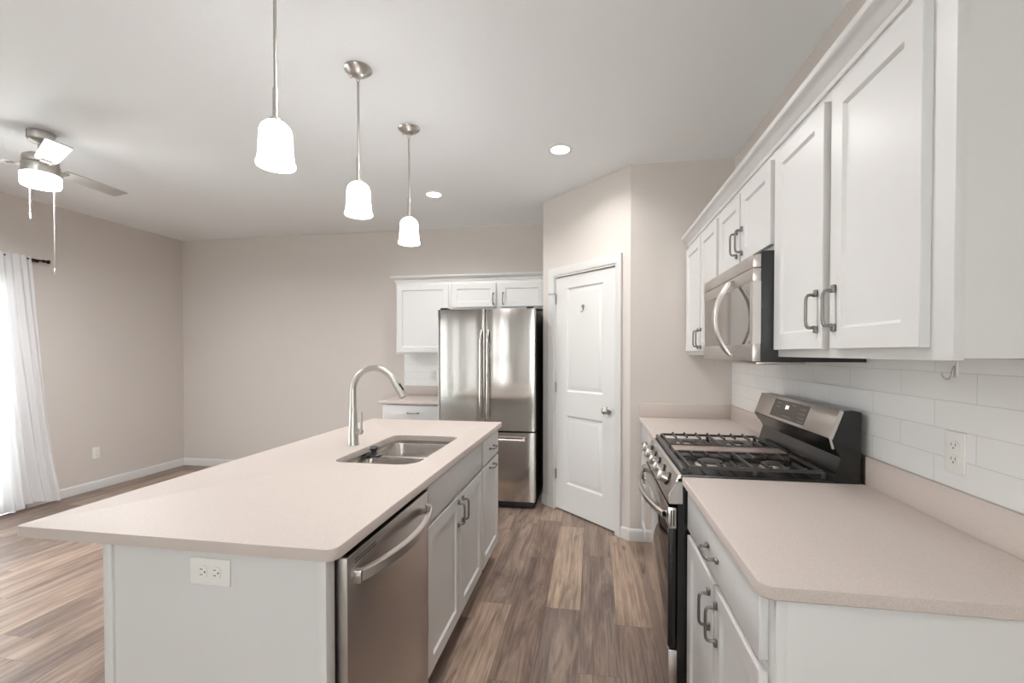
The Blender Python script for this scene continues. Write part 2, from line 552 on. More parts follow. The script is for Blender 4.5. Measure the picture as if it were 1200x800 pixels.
# pantry walls (front, diagonal with the door, side)
UD = (P - Q).normalized(); ND = Vector((-UD.y * -1, -UD.x)) if False else Vector((-0.7071, -0.7071))
ND = Vector((UD.y, -UD.x)) if Vector((UD.y, -UD.x)).y < 0 else Vector((-UD.y, UD.x))
FD = frame((Q.x, Q.y, 0), (UD.x, UD.y, 0), (0, 0, 1), (ND.x, ND.y, 0))
LD = (P - Q).length
D0, D1, DH = 0.163, 0.877, 2.062          # door opening along the diagonal wall
mb = MB(); mb.prism([(P.x, P.y, 0), (XR, P.y, 0), (XR, P.y + T, 0), (P.x + 0.05, P.y + T, 0)], (0, 0, ZC)); struct(mb.build('wall_pantry_front', 'wall'))
mb = MB(); mb.prism([(Q.x, Q.y, 0), (Q.x, YB, 0), (Q.x + T, YB, 0), (Q.x + T, Q.y + 0.05, 0)], (0, 0, ZC)); struct(mb.build('wall_pantry_side', 'wall'))
mb = MB(FD)
mb.prism([(0, 0, 0), (D0, 0, 0), (D0, 0, -T), (0.05, 0, -T)], (0, ZC, 0))
mb.prism([(D1, 0, 0), (LD, 0, 0), (LD - 0.05, 0, -T), (D1, 0, -T)], (0, ZC, 0))
mb.box((D0, DH, 0), (D1, ZC, -T))
struct(mb.build('wall_pantry_diagonal', 'wall'))

# baseboards
def baseboard(name, path):
    mb = MB()
    sweep(mb, path, [(0, 0), (0.013, 0), (0.013, 0.07), (0.010, 0.082), (0.005, 0.088), (0, 0.088)])
    return struct(mb.build(name, 'trim'))
def uv(u, off=0): return (Q.x + UD.x * u + ND.x * off, Q.y + UD.y * u + ND.y * off)
baseboard('baseboard_left', [(XL, YB), (XL, 3.235)])
baseboard('baseboard_back', [(-2.075, YB), (XL, YB)])
baseboard('baseboard_pantry_front', [(0.440, P.y), (P.x, P.y), uv(0.945)])
baseboard('baseboard_pantry_side', [uv(0.078), (Q.x, Q.y), (Q.x, YB)])
baseboard('baseboard_right', [(XR, YR), (XR, 0.98)])
baseboard('baseboard_rear', [(XL, YR), (XR, YR)])

# pantry door
def pantry_door():
    root = bpy.data.objects.new('door_1', None); COL.objects.link(root); struct(root)
    c = Vector((*uv(0.52), 0)); root.location = c; ORIGIN[root.name] = c
    root['label'] = 'white two-panel pantry door in the diagonal wall'
    # slab
    mb = MB(FD); w0 = -0.012; g = 0.004
    u = [D0 + g, 0.310, 0.735, D1 - g]; v = [0.012, 0.250, 0.845, 1.053, 1.942, DH - 0.018]
    t = bmesh.new()
    for i in range(3):
        for j in range(5):
            a, b, c0, d = u[i], u[i + 1], v[j], v[j + 1]
            if i == 1 and j in (1, 3):
                R = lambda k, w: [t.verts.new(p) for p in ((a + k, c0 + k, w), (b - k, c0 + k, w), (b - k, d - k, w), (a + k, d - k, w))]
                rs = [R(0, w0), R(0.005, w0 - 0.006), R(0.014, w0 - 0.011), R(0.030, w0 - 0.009), R(0.042, w0 - 0.003), R(0.05, w0 - 0.002)]
                for q in range(5):
                    for k in range(4): t.faces.new([rs[q][k], rs[q][(k + 1) % 4], rs[q + 1][(k + 1) % 4], rs[q + 1][k]])
                t.faces.new(rs[-1])
            else:
                t.faces.new([t.verts.new(p) for p in ((a, c0, w0), (b, c0, w0), (b, d, w0), (a, d, w0))])
    E0 = [(u[0], v[0]), (u[3], v[0]), (u[3], v[5]), (u[0], v[5])]
    bk = [t.verts.new((x, y, w0 - 0.035)) for x, y in E0]; ft = [t.verts.new((x, y, w0)) for x, y in E0]
    for k in range(4): t.faces.new([ft[k], ft[(k + 1) % 4], bk[(k + 1) % 4], bk[k]])
    t.faces.new(bk)
    bmesh.ops.remove_doubles(t, verts=t.verts[:], dist=1e-5)
    mb.merge(t)
    mb.build('door_panel', 'trim', root, 25)
    # jamb
    mb = MB(FD)
    mb.box((D0, 0, -T), (D0 + 0.003, DH, 0.002)); mb.box((D1 - 0.003, 0, -T), (D1, DH, 0.002)); mb.box((D0, DH - 0.012, -T), (D1, DH, 0.002))
    mb.build('door_jamb', 'trim', root)
    # casing: stepped profile
    mb = MB(FD)
    cw = 0.068
    prof = [(0.004, 0.0), (0.004, 0.009), (0.012, 0.013), (0.030, 0.013), (0.040, 0.017), (cw, 0.019), (cw, 0.0)]
    path = [(D0, 0), (D0, DH), (D1, DH), (D1, 0)]
    rings = []
    for (pu, pv), (mu, mv) in zip(path, [(-1, 0), (-1, 1), (1, 1), (1, 0)]):
        rings.append([(pu + mu * o, pv + mv * o, h + 0.0005) for o, h in prof])
    mb.quads(rings)
    mb.build('door_casing', 'trim', root)
    # knob with rose
    k = MB(FD)
    k.lathe([(0.030, 0), (0.031, 0.004), (0.026, 0.009), (0.012, 0.012), (0.011, 0.030), (0.020, 0.036), (0.027, 0.046), (0.027, 0.056), (0.020, 0.064), (0.008, 0.067)], (0.800, 0.937, w0), 28)
    o = k.build('door_knob', 'nickel', root); o['label'] = 'round brushed nickel knob'
    for z in (1.859, 1.083, 0.312):
        h = MB(FD)
        h.tube([(D0 + 0.002, z - 0.045, -0.004), (D0 + 0.002, z + 0.045, -0.004)], 0.0055, 10)
        h.box((D0 + 0.0035, z - 0.043, w0 - 0.003), (D0 + 0.018, z + 0.043, w0 + 0.0015))
        h.lathe([(0.004, 0), (0.0055, 0.002), (0.003, 0.006)], (0, 0, 0), 10) if False else None
        h.build('hinge', 'nickel', root)
    s = MB(FD)
    s.tube([(D0 + 0.002, 1.905, -0.002), (D0 + 0.002, 1.910, 0.012), (D0 - 0.012, 1.910, 0.022), (D0 - 0.050, 1.910, 0.024)], 0.0035, 8)
    s.lathe([(0.003, 0), (0.007, 0.001), (0.007, 0.008), (0.003, 0.009)], (D0 - 0.050, 1.910, 0.020), 12)
    s.tube([(D0 + 0.004, 1.910, 0.010), (D0 + 0.030, 1.912, 0.012)], 0.003, 8)
    s.build('door_stop', 'nickel', root)
pantry_door()

# patio door in the left wall: frame, two sashes, panes, casing
def patio_door():
    root = bpy.data.objects.new('window_1', None); COL.objects.link(root); struct(root)
    y0, y1, s, h = PATIO
    root.location = (XL, (y0 + y1) / 2, 0); ORIGIN[root.name] = Vector(root.location)
    root['label'] = 'white sliding patio door behind the sheer curtain'
    mb = MB()
    for a, b in (((XL - 0.1, y0, 0), (XL - 0.01, y0 + 0.04, h)), ((XL - 0.1, y1 - 0.04, 0), (XL - 0.01, y1, h)), ((XL - 0.1, y0, h - 0.04), (XL - 0.01, y1, h)), ((XL - 0.1, y0, 0), (XL - 0.01, y1, 0.03))): mb.box(a, b, 0.003)
    mb.build('door_frame', 'trim', root)
    ym = (y0 + y1) / 2
    for a, b, x in ((y0 + 0.04, ym + 0.03, XL - 0.085), (ym - 0.03, y1 - 0.04, XL - 0.045)):
        m = MB(); z0, z1 = 0.03, h - 0.04
        m.box((x, a, z0), (x + 0.035, a + 0.07, z1), 0.003); m.box((x, b - 0.07, z0), (x + 0.035, b, z1), 0.003)
        m.box((x, a, z0), (x + 0.035, b, z0 + 0.09), 0.003); m.box((x, a, z1 - 0.07), (x + 0.035, b, z1), 0.003)
        f = m.build('door_sash', 'trim', root)
        m = MB(); m.box((x + 0.015, a + 0.07, z0 + 0.09), (x + 0.021, b - 0.07, z1 - 0.07)); m.build('pane', 'pane', f)
    m = MB(); c = 0.075
    m.box((XL, y1, 0), (XL + 0.018, y1 + c, h + c), 0.004); m.box((XL, y0 - c, 0), (XL + 0.018, y0, h + c), 0.004); m.box((XL, y0 - c, h), (XL + 0.018, y1 + c, h + c), 0.004)
    m.build('door_casing', 'trim', root)
patio_door()

def window(name, M4, a, b, s, h):
    root = bpy.data.objects.new(name, None); COL.objects.link(root); struct(root)
    c = M4 @ Vector(((a + b) / 2, s, 0)); root.location = c; ORIGIN[root.name] = c
    m = MB(M4)
    w = min(0.05, (b - a) * 0.12)
    bars = [((a, s, -0.09), (a + w, h, -0.03)), ((b - w, s, -0.09), (b, h, -0.03)), ((a, s, -0.09), (b, s + 0.05, -0.03)), ((a, h - 0.05, -0.09), (b, h, -0.03))]
    if b - a > 1: bars += [((a, (s + h) / 2 - 0.02, -0.08), (b, (s + h) / 2 + 0.02, -0.035)), (((a + b) / 2 - 0.03, s, -0.085), ((a + b) / 2 + 0.03, h, -0.03))]
    for p, q in bars: m.box(p, q, 0.003)
    f = m.build('window_frame', 'trim', root)
    m = MB(M4); m.box((a + w, s + 0.05, -0.065), (b - w, h - 0.05, -0.06)); m.build('pane', 'pane', f)
    m = MB(M4); c = 0.05
    m.box((a - c, s - c, 0), (a, h + c, 0.018), 0.004); m.box((b, s - c, 0), (b + c, h + c, 0.018), 0.004); m.box((a, h, 0), (b, h + c, 0.018), 0.004); m.box((a, s - c, 0), (b, s, 0.018), 0.004)
    m.build('window_casing', 'trim', root)
for i, r in enumerate(ADDED_REARWIN): window('window_%d' % (2 + i), frame((0, YR, 0), (1, 0, 0), (0, 0, 1), (0, 1, 0)), *r)  # unseen windows in the rear wall, added for light and reflections
mb = MB(); mb.box((XL - 9, YR - 9, -0.25), (XR + 2, YB + 4, -0.12)); struct(mb.build('ground', 'patio'))

# tiled backsplash strips
mb = MB(); mb.box((XR - 0.009, 0.985, 1.0165), (XR - 0.001, P.y - 0.001, 1.3715))
tag(mb.build('tile_backsplash', 'tile', origin=(XR, 1.328 - 0.290, 1.016)), 'glossy white running-bond wall tile above the right-hand counter and range', 'backsplash')
mb = MB(); mb.box((-2.093, YB - 0.008, 1.016), (-1.38, YB, 1.372))
tag(mb.build('tile_backsplash', 'tile', origin=(-2.09, YB, 1.016)), 'small patch of white wall tile beside the refrigerator on the back wall', 'backsplash')

# ================================================================== ISLAND
IX0, IX1, IY0, IY1 = -1.557, -0.609, 0.987, 3.02
SX0, SX1, SY0, SY1 = -1.118, -0.738, 1.795, 2.448           # sink cut-out
def counter_with_hole():
    root = thing('island_countertop', 'pale beige quartz island countertop with a cut-out for the sink', 'countertop', ((IX0 + IX1) / 2, (IY0 + IY1) / 2, 0.884))
    mb = MB(); t = bmesh.new()
    n = 128; cx, cy = (SX0 + SX1) / 2, (SY0 + SY1) / 2
    def sample(loop):
        out = []
        ang = [2 * math.pi * k / n for k in range(n)]
        for a in ang:
            d = Vector((math.cos(a), math.sin(a))); best = None
            for i in range(len(loop)):
                p = Vector(loop[i]) - Vector((cx, cy)); q = Vector(loop[(i + 1) % len(loop)]) - Vector((cx, cy))
                e = q - p; den = d.x * e.y - d.y * e.x
                if abs(den) < 1e-12: continue
                s = (p.x * e.y - p.y * e.x) / den; w = (p.x * d.y - p.y * d.x) / den
                if s > 0 and -1e-6 <= w <= 1 + 1e-6: best = s if best is None else max(best, s)
            out.append((cx + d.x * best, cy + d.y * best))
        return out
    # keep true corner vertices: merge angle sets of both loops
    outer = rrect(IX0, IX1, IY0, IY1, (0.012, 0.030, 0.012, 0.012)); inner = rrect(SX0, SX1, SY0, SY1, (0.05, 0.085, 0.05, 0.05))
    angs = sorted(set(round(math.atan2(y - cy, x - cx), 6) for x, y in outer + inner))
    def hit(loop, a):
        d = Vector((math.cos(a), math.sin(a))); best = 0
        for i in range(len(loop)):
            p = Vector(loop[i]) - Vector((cx, cy)); q = Vector(loop[(i + 1) % len(loop)]) - Vector((cx, cy))
            e = q - p; den = d.x * e.y - d.y * e.x
            if abs(den) < 1e-12: continue
            s = (p.x * e.y - p.y * e.x) / den; w = (p.x * d.y - p.y * d.x) / den
            if s > 0 and -1e-3 <= w <= 1 + 1e-3: best = max(best, s)
        return Vector((cx + d.x * best, cy + d.y * best))
    O = [hit(outer, a) for a in angs]; I = [hit(inner, a) for a in angs]
    C = Vector(((IX0 + IX1) / 2, (IY0 + IY1) / 2)); c2 = Vector((cx, cy))
    def shr(p, k): return Vector((p.x + (k if p.x < C.x else -k) * (abs(p.x - C.x) > 0.42 * (IX1 - IX0)), p.y + (k if p.y < C.y else -k) * (abs(p.y - C.y) > 0.47 * (IY1 - IY0))))
    z0, z1, b = 0.884, 0.914, 0.003
    rings = [[(p.x, p.y, z0) for p in I], [(p.x, p.y, z0) for p in O], [(p.x, p.y, z1 - b) for p in O], [(*shr(p, 0.0009), z1 - 0.0009) for p in O], [(*shr(p, b), z1) for p in O],
             [(*(p + (p - c2).normalized() * 0.002), z1) for p in I], [(p.x, p.y, z1 - 0.002) for p in I], [(p.x, p.y, z0) for p in I]]
    mb.quads(rings, True, False, False)
    mb.build('worktop', 'quartz', root)
counter_with_hole()

def island_panels():
    r = thing('island_end_panel', 'white flat panel with corner posts closing the near end of the island', 'panel', (-0.96, 1.03, 0))
    mb = MB(); mb.box((-1.262, 1.010, 0.0), (-0.655, 1.035, 0.884)); mb.build('panel', 'cab', r)
    mb = MB(); mb.box((-1.290, 1.002, 0), (-1.262, 1.040, 0.884), 0.0015); mb.build('corner_post', 'trim', r)
    mb = MB(); mb.box((-0.664, 1.002, 0), (-0.640, 1.040, 0.884), 0.0015); mb.build('corner_post', 'trim', r)
    r = thing('island_back_panel', 'white panel along the seating side of the island under the overhang', 'panel', (-1.28, 2.0, 0))
    mb = MB(); mb.box((-1.290, 1.042, 0.0), (-1.272, 2.985, 0.884)); mb.build('panel', 'cab', r)
    mb = MB(); mb.box((-1.300, 1.042, 0.0), (-1.2901, 2.985, 0.09), 0.002); mb.build('base_trim', 'trim', r)
island_panels()

def base_box(mb, x_face, x_back, y0, y1, sgn, top=0.884):
    """carcass of a base cabinet with a recessed toe kick; sgn = +1 if it faces +x"""
    mb.box((x_face, y0, 0.105), (x_back, y1, top), 0.001)
    mb.box((x_face - sgn * 0.07, y0, 0.0), (x_back, y1, 0.106))

IF = -0.645                                        # island face frame plane
def sink_base():
    r = thing('sink_base_cabinet', 'white island cabinet under the sink with two doors and a plain false front', 'cabinet', (-0.95, 2.09, 0))
    y0, y1 = 1.640, 2.528
    mb = MB()
    mb.box((IF, y0, 0.105), (IF - 0.018, y1, 0.884)); mb.box((IF, y0, 0.105), (-1.268, y0 + 0.018, 0.884)); mb.box((IF, y1 - 0.018, 0.105), (-1.268, y1, 0.884))
    mb.box((IF, y0, 0.105), (-1.268, y1, 0.123)); mb.box((-1.250, y0, 0.105), (-1.268, y1, 0.884)); mb.box((IF - 0.07, y0, 0), (IF - 0.09, y1, 0.106))
    mb.build('body', 'cab', r)
    slabfront(FI(IF), 1.658, 2.515, 0.722, 0.868).build('false_front', 'cab', r)
    d = shaker(FI(IF), 1.658, 2.082, 0.118, 0.706).build('door', 'cab', r); pull(FI(IF), 2.052, 0.625, 0.02, d)
    d = shaker(FI(IF), 2.092, 2.515, 0.118, 0.706).build('door', 'cab', r); pull(FI(IF), 2.122, 0.625, 0.02, d)
sink_base()
def narrow_base():
    r = thing('base_cabinet', 'narrow white island cabinet at the far end with one drawer and one door', 'cabinet', (-0.95, 2.76, 0))
    y0, y1 = 2.530, 2.985
    mb = MB(); base_box(mb, IF, -1.268, y0, y1, 1); mb.build('body', 'cab', r)
    d = slabfront(FI(IF), 2.548, 2.972, 0.722, 0.868).build('drawer', 'cab', r); pull(FI(IF), 2.760, 0.795, 0.02, d, False)
    d = shaker(FI(IF), 2.548, 2.972, 0.118, 0.706).build('door', 'cab', r); pull(FI(IF), 2.760, 0.678, 0.02, d, False)
narrow_base()

def dishwasher():
    r = thing('dishwasher', 'stainless steel dishwasher with a bowed bar handle at the near end of the island', 'dishwasher', (-0.9, 1.34, 0))
    y0, y1 = 1.050, 1.620
    mb = MB(); mb.box((-0.668, y0 + 0.008, 0.10), (-1.22, y1 - 0.003, 0.862)); mb.box((-0.70, y0 + 0.01, 0.0), (-1.2, y1 - 0.01, 0.1)); mb.build('tub', 'black_matt', r)
    mb = MB(); mb.box((-0.612, y0, 0.115), (-0.650, y1, 0.866), 0.003, 3); door = mb.build('door', 'steel_h', r)
    mb = MB(); mb.box((-0.6115, y0 + 0.003, 0.8662), (-0.649, y1 - 0.003, 0.870)); mb.build('control_strip', 'black', door)
    mb = MB(); mb.box((-0.685, y0 + 0.01, 0.012), (-0.700, y1 - 0.01, 0.112)); mb.build('kick_plate', 'black_matt', r)
    mb = MB(FI(-0.612))
    pts = []; n = 24
    for i in range(n + 1):
        s = i / n
        y = 1.082 + s * (1.606 - 1.082)
        w = 0.001 + 0.054 * math.sin(math.pi * s) ** 0.75
        pts.append((y, w))
    rings = [[(y, 0.788, w), (y, 0.788, w + 0.012), (y, 0.792, w + 0.016), (y, 0.816, w + 0.016), (y, 0.820, w + 0.012), (y, 0.820, w)] for y, w in pts]
    mb.quads(rings)
    mb.box((1.079, 0.787, 0), (1.098, 0.821, 0.021), 0.002); mb.box((1.590, 0.787, 0), (1.609, 0.821, 0.021), 0.002)
    h = mb.build('handle', 'steel_h', door); h['label'] = 'bowed stainless bar handle'
    mb = MB(FI(-0.612))
    for z in (0.836, 0.844): mb.box((1.088, z, -0.001), (1.205, z + 0.003, 0.0006))
    mb.build('vent_slot', 'slot', door)
dishwasher()

def sink():
    r = thing('kitchen_sink', 'undermount stainless steel double-bowl sink set in the island', 'sink', ((SX0 + SX1) / 2, (SY0 + SY1) / 2, 0.70))
    g = 0.012; ymid = 2.118
    # flange under the stone
    mb = MB(); zt = 0.8835
    bowls = [(SX0 - 0.004, SX1 + 0.004, SY0 - 0.004, ymid - g), (SX0 - 0.004, SX1 + 0.004, ymid + g, SY1 + 0.004)]
    names = ('near_bowl', 'far_bowl')
    for (x0, x1, y0, y1), nm, rad in zip(bowls, names, ((0.05, 0.09, 0.05, 0.045), (0.045, 0.05, 0.055, 0.055))):
        m = MB()
        def Lp(i, z): return [(x, y, z) for x, y in rrect(x0 + i, x1 - i, y0 + i, y1 - i, [max(q - i * 0.6, 0.01) for q in rad], 8)]
        z_t = 0.866 if True else zt
        cxb, cyb = (x0 + x1) / 2, (y0 + y1) / 2
        npt = len(Lp(0, 0))
        loop0 = Lp(0, 0)
        def drain(rr, z): return [(cxb + rr * math.cos(math.atan2(y - cyb, x - cxb)), cyb + rr * math.sin(math.atan2(y - cyb, x - cxb)), z) for x, y, _ in loop0]
        rings = [Lp(-0.005, z_t), Lp(0, z_t), Lp(0.004, z_t - 0.006), Lp(0.010, z_t - 0.12), Lp(0.014, z_t - 0.165), Lp(0.024, z_t - 0.183), Lp(0.045, z_t - 0.190), drain(0.060, z_t - 0.193), drain(0.045, z_t - 0.194), drain(0.040, z_t - 0.200), drain(0.004, z_t - 0.201)]
        m.quads(rings, True, False, True)
        m.build('bowl', 'sink', r)
        d = MB(); d.lathe([(0.036, 0), (0.036, 0.003), (0.028, 0.004), (0.010, 0.010), (0.003, 0.016)], (cxb, cyb, z_t - 0.1995), 24); d.build('drain', 'nickel', r)
    # outer walls from rim to bowl edge, and the divider
    m = MB()
    o = rrect(SX0 - 0.020, SX1 + 0.020, SY0 - 0.020, SY1 + 0.020, 0.06); i_ = rrect(SX0 - 0.002, SX1 + 0.002, SY0 - 0.002, SY1 + 0.002, (0.05, 0.085, 0.05, 0.05)); j = rrect(SX0 - 0.004, SX1 + 0.004, SY0 - 0.004, SY1 + 0.004, (0.05, 0.09, 0.055, 0.055))
    m.quads([[(x, y, zt) for x, y in o], [(x, y, zt) for x, y in i_], [(x, y, 0.866) for x, y in j]], True, False, False)
    m.build('rim', 'sink', r)
    m = MB(); m.box((SX0 - 0.004, ymid - g - 0.004, 0.858), (SX1 + 0.004, ymid + g + 0.004, 0.869), 0.004, 3); m.build('divider', 'sink', r)
sink()

def stopper():
    r = thing('sink_stopper', 'small dark sink stopper sitting on the divider of the island sink', 'stopper', (-1.085, 2.118, 0.869))
    m = MB(); m.lathe([(0.030, 0.0), (0.040, 0.002), (0.041, 0.006), (0.030, 0.011), (0.016, 0.013)], (-1.085, 2.118, 0.869), 32); m.build('disc', 'rubber', r)
    m = MB(); m.lathe([(0.014, 0.0), (0.014, 0.014), (0.022, 0.020), (0.023, 0.028), (0.018, 0.034)], (-1.085, 2.118, 0.881), 24); m.build('knob', 'rubber', r)
stopper()

def faucet():
    x0, y0 = -1.209, 2.143
    r = thing('kitchen_faucet', 'tall brushed nickel gooseneck faucet beside the island sink', 'faucet', (x0, y0, 0.914))
    m = MB()
    m.lathe([(0.027, 0), (0.027, 0.004), (0.0255, 0.008), (0.0235, 0.06), (0.021, 0.12), (0.0185, 0.185), (0.0165, 0.19)], (x0, y0, 0.914), 28)
    m.build('body', 'nickel', r)
    m = MB()
    pts = [(x0, y0, 1.103), (x0, y0, 1.15), (x0, y0, 1.195)]
    cx, cz, R = x0 + 0.116, 1.195, 0.116
    for k in range(1, 25):
        a = math.radians(180 - k * (155 / 24.0))
        pts.append((cx + R * math.cos(a), y0, cz + R * 0.98 * math.sin(a)))
    m.tube(pts, [0.0165, 0.0155, 0.015] + [0.0145] * (len(pts) - 3), 20)
    m.build('spout', 'nickel', r)
    e = Vector(pts[-1]); d = (Vector(pts[-1]) - Vector(pts[-2])).normalized()
    d = (d + Vector((0.10, 0, 0))).normalized()
    m = MB(); m.lathe([(0.0155, -0.004), (0.016, 0.0), (0.0165, 0.01), (0.0165, 0.022), (0.019, 0.055), (0.0205, 0.085), (0.0200, 0.094), (0.017, 0.096)], e, 24, d)
    h = m.build('spray_head', 'nickel', r)
    nrm = Vector((d.z * -1, 0, d.x)); nrm = nrm if nrm.x > 0 else -nrm
    c = e + d * 0.045 + nrm * 0.0175
    A = frame(c, d, Vector((0, 1, 0)), nrm); m = MB(A); m.box((-0.020, -0.008, -0.002), (0.020, 0.008, 0.004), 0.002); m.build('spray_button', 'black_matt', h)
    m = MB()
    m.lathe([(0.014, 0), (0.015, 0.006), (0.015, 0.030), (0.010, 0.036)], (x0 + 0.020, y0 - 0.004, 0.985), 20, (1, -0.25, 0))
    m.tube([(x0 + 0.046, y0 - 0.010, 0.988), (x0 + 0.050, y0 - 0.011, 1.01), (x0 + 0.050, y0 - 0.011, 1.085)], [0.007, 0.006, 0.0048], 12)
    m.build('lever_handle', 'nickel', r)
faucet()

# ------------------------------------------------------------------ outlets
def outlet(M4, label, horizontal=False):
    """duplex outlet; local plane u,v with w outwards, centred on 0,0"""
    c = M4 @ Vector((0, 0, 0))
    r = thing('power_outlet', label, 'outlet', c)
    def q(u, v): return (-v, u) if horizontal else (u, v)
    def bx(mb, u0, v0, w0, u1, v1, w1, b=0): a = q(u0, v0); d = q(u1, v1); mb.box((a[0], a[1], w0), (d[0], d[1], w1), b, 3)
    m = MB(M4); bx(m, -0.035, -0.058, 0, 0.035, 0.058, 0.006, 0.003); m.build('cover_plate', 'plate', r)
    for s in (-0.0195, 0.0195):
        m = MB(M4)
        loop = rrect(-0.017, 0.017, s - 0.0135, s + 0.0135, 0.011, 6)
        m.quads([[(*q(x, y), 0.005) for x, y in loop], [(*q(x, y), 0.0078) for x, y in loop]])
        k = m.build('receptacle', 'plate', r)
        m = MB(M4)
        bx(m, -0.008, s - 0.001, 0.0074, -0.006, s + 0.007, 0.0080); bx(m, 0.006, s - 0.001, 0.0074, 0.008, s + 0.007, 0.0080)
        p = q(0, s - 0.007); m.lathe([(0.0024, 0.0074), (0.0024, 0.0080)], (p[0], p[1], 0), 10)
        m.build('slots', 'slot', k)
outlet(frame((-0.9665, 1.010, 0.825), (1, 0, 0), (0, 0, 1), (0, -1, 0)), 'horizontal white duplex outlet on the near end panel of the island', True)
outlet(frame((XR - 0.008, 1.402, 1.115), (0, 1, 0), (0, 0, 1), (-1, 0, 0)), 'white duplex outlet on the tiled wall above the right-hand counter')
outlet(frame((-1.761, YB - 0.008, 1.138), (1, 0, 0), (0, 0, 1), (0, -1, 0)), 'white duplex outlet on the tile beside the refrigerator')
outlet(frame((XL, 3.817, 0.37), (0, 1, 0), (0, 0, 1), (1, 0, 0)), 'white duplex outlet low on the left wall beside the curtain')

# ================================================================== RIGHT RUN
CF = 0.3396                                         # counter front edge
RF = 0.376                                          # base face frame plane
def right_counter(name, label, y0, y1, rad, ups):
    r = thing(name, label, 'countertop', (0.66, (y0 + y1) / 2, 0.884))
    m = MB(); slab(m, CF, XR, y0, y1, 0.884, 0.914, rad, 0.0035); m.build('worktop', 'quartz', r)
    for a, b in ups:
        m = MB(); m.box(a, b, 0.0015); m.build('upstand', 'quartz', r)
right_counter('countertop', 'beige quartz countertop in the near right foreground', 0.977, 1.793, (0.030, 0.004, 0.002, 0.002), [((XR - 0.020, 0.977, 0.914), (XR, 1.793, 1.016))])
right_counter('countertop', 'beige quartz countertop between the range and the pantry wall', 2.560, P.y, (0.004, 0.002, 0.002, 0.012), [((XR - 0.020, 2.560, 0.914), (XR, P.y - 0.020, 1.016)), ((CF + 0.004, P.y - 0.020, 0.914), (XR, P.y, 1.016))])

def right_base(label, y0, y1, end=False):
    r = thing('base_cabinet', label, 'cabinet', (0.68, (y0 + y1) / 2, 0))
    mb = MB(); base_box(mb, RF, XR - 0.002, y0, y1, -1); mb.build('body', 'cab', r)
    m = (y0 + y1) / 2
    d = slabfront(FR(RF), y0 + 0.030, y1 - 0.016, 0.724, 0.866).build('drawer', 'cab', r); pull(FR(RF), m + 0.012, 0.792, 0.02, d, False)
    d = shaker(FR(RF), y0 + 0.030, m - 0.006, 0.118, 0.700).build('door', 'cab', r); pull(FR(RF), m - 0.036, 0.605, 0.02, d)
    d = shaker(FR(RF), m + 0.010, y1 - 0.016, 0.118, 0.700).build('door', 'cab', r); pull(FR(RF), m + 0.044, 0.605, 0.02, d)
    if end:
        mb = MB(); mb.box((RF + 0.0005, y0 - 0.006, 0), (RF + 0.022, y0, 0.884), 0.001); mb.build('end_stile', 'cab', r)
right_base('white base cabinet at the near right with a slab drawer over two doors', 1.006, 1.790, True)
right_base('white base cabinet between the range and the pantry wall', 2.566, P.y - 0.002)

UF = 0.680                                          # upper face frame plane
def upper(label, y0, y1, z0, z1, doors, dz, pulls, name='wall_cabinet'):
    r = thing(name, label, 'cabinet', (0.83, (y0 + y1) / 2, z0))
    mb = MB(); mb.box((UF, y0, z0), (UF + 0.019, y1, z1), 0.001); mb.build('face_frame', 'cab', r)
    mb = MB(); mb.box((UF + 0.019, y0 + 0.004, z0 + 0.004), (XR - 0.0005 - 0.008, y1 - 0.002, z1)); mb.build('body', 'carcass', r)
    for (a, b), (py, pz) in zip(doors, pulls):
        d = shaker(FR(UF), a, b, dz[0], dz[1]).build('door', 'cab', r); pull(FR(UF), py, pz, 0.02, d)
upper('tall white wall cabinet at the near end of the right wall, two shaker doors', 0.985, 1.806, 1.372, 2.152, [(1.045, 1.398), (1.442, 1.796)], (1.398, 2.112), [(1.370, 1.510), (1.470, 1.510)])
upper('short white wall cabinet directly above the microwave', 1.808, 2.566, 1.775, 2.152, [(1.838, 2.182), (2.200, 2.540)], (1.795, 2.112), [(2.155, 1.885), (2.228, 1.885)])
upper('white wall cabinet at the far end of the right wall against the pantry', 2.568, P.y - 0.001, 1.372, 2.152, [(2.590, 2.945), (2.962, 3.380)], (1.398, 2.112), [(2.915, 1.475), (2.992, 1.475)])
mb = MB()
sweep(mb, [(XR - 0.002, 0.985), (UF, 0.985), (UF, P.y - 0.001)], [(0, 2.146), (0.007, 2.146), (0.010, 2.153), (0.011, 2.158), (0.017, 2.162), (0.026, 2.175), (0.038, 2.186), (0.046, 2.189), (0.049, 2.194), (0.051, 2.207), (0, 2.207)])
tag(mb.build('crown_molding', 'cab'), 'white crown molding along the top of the right-hand wall cabinets', 'molding')

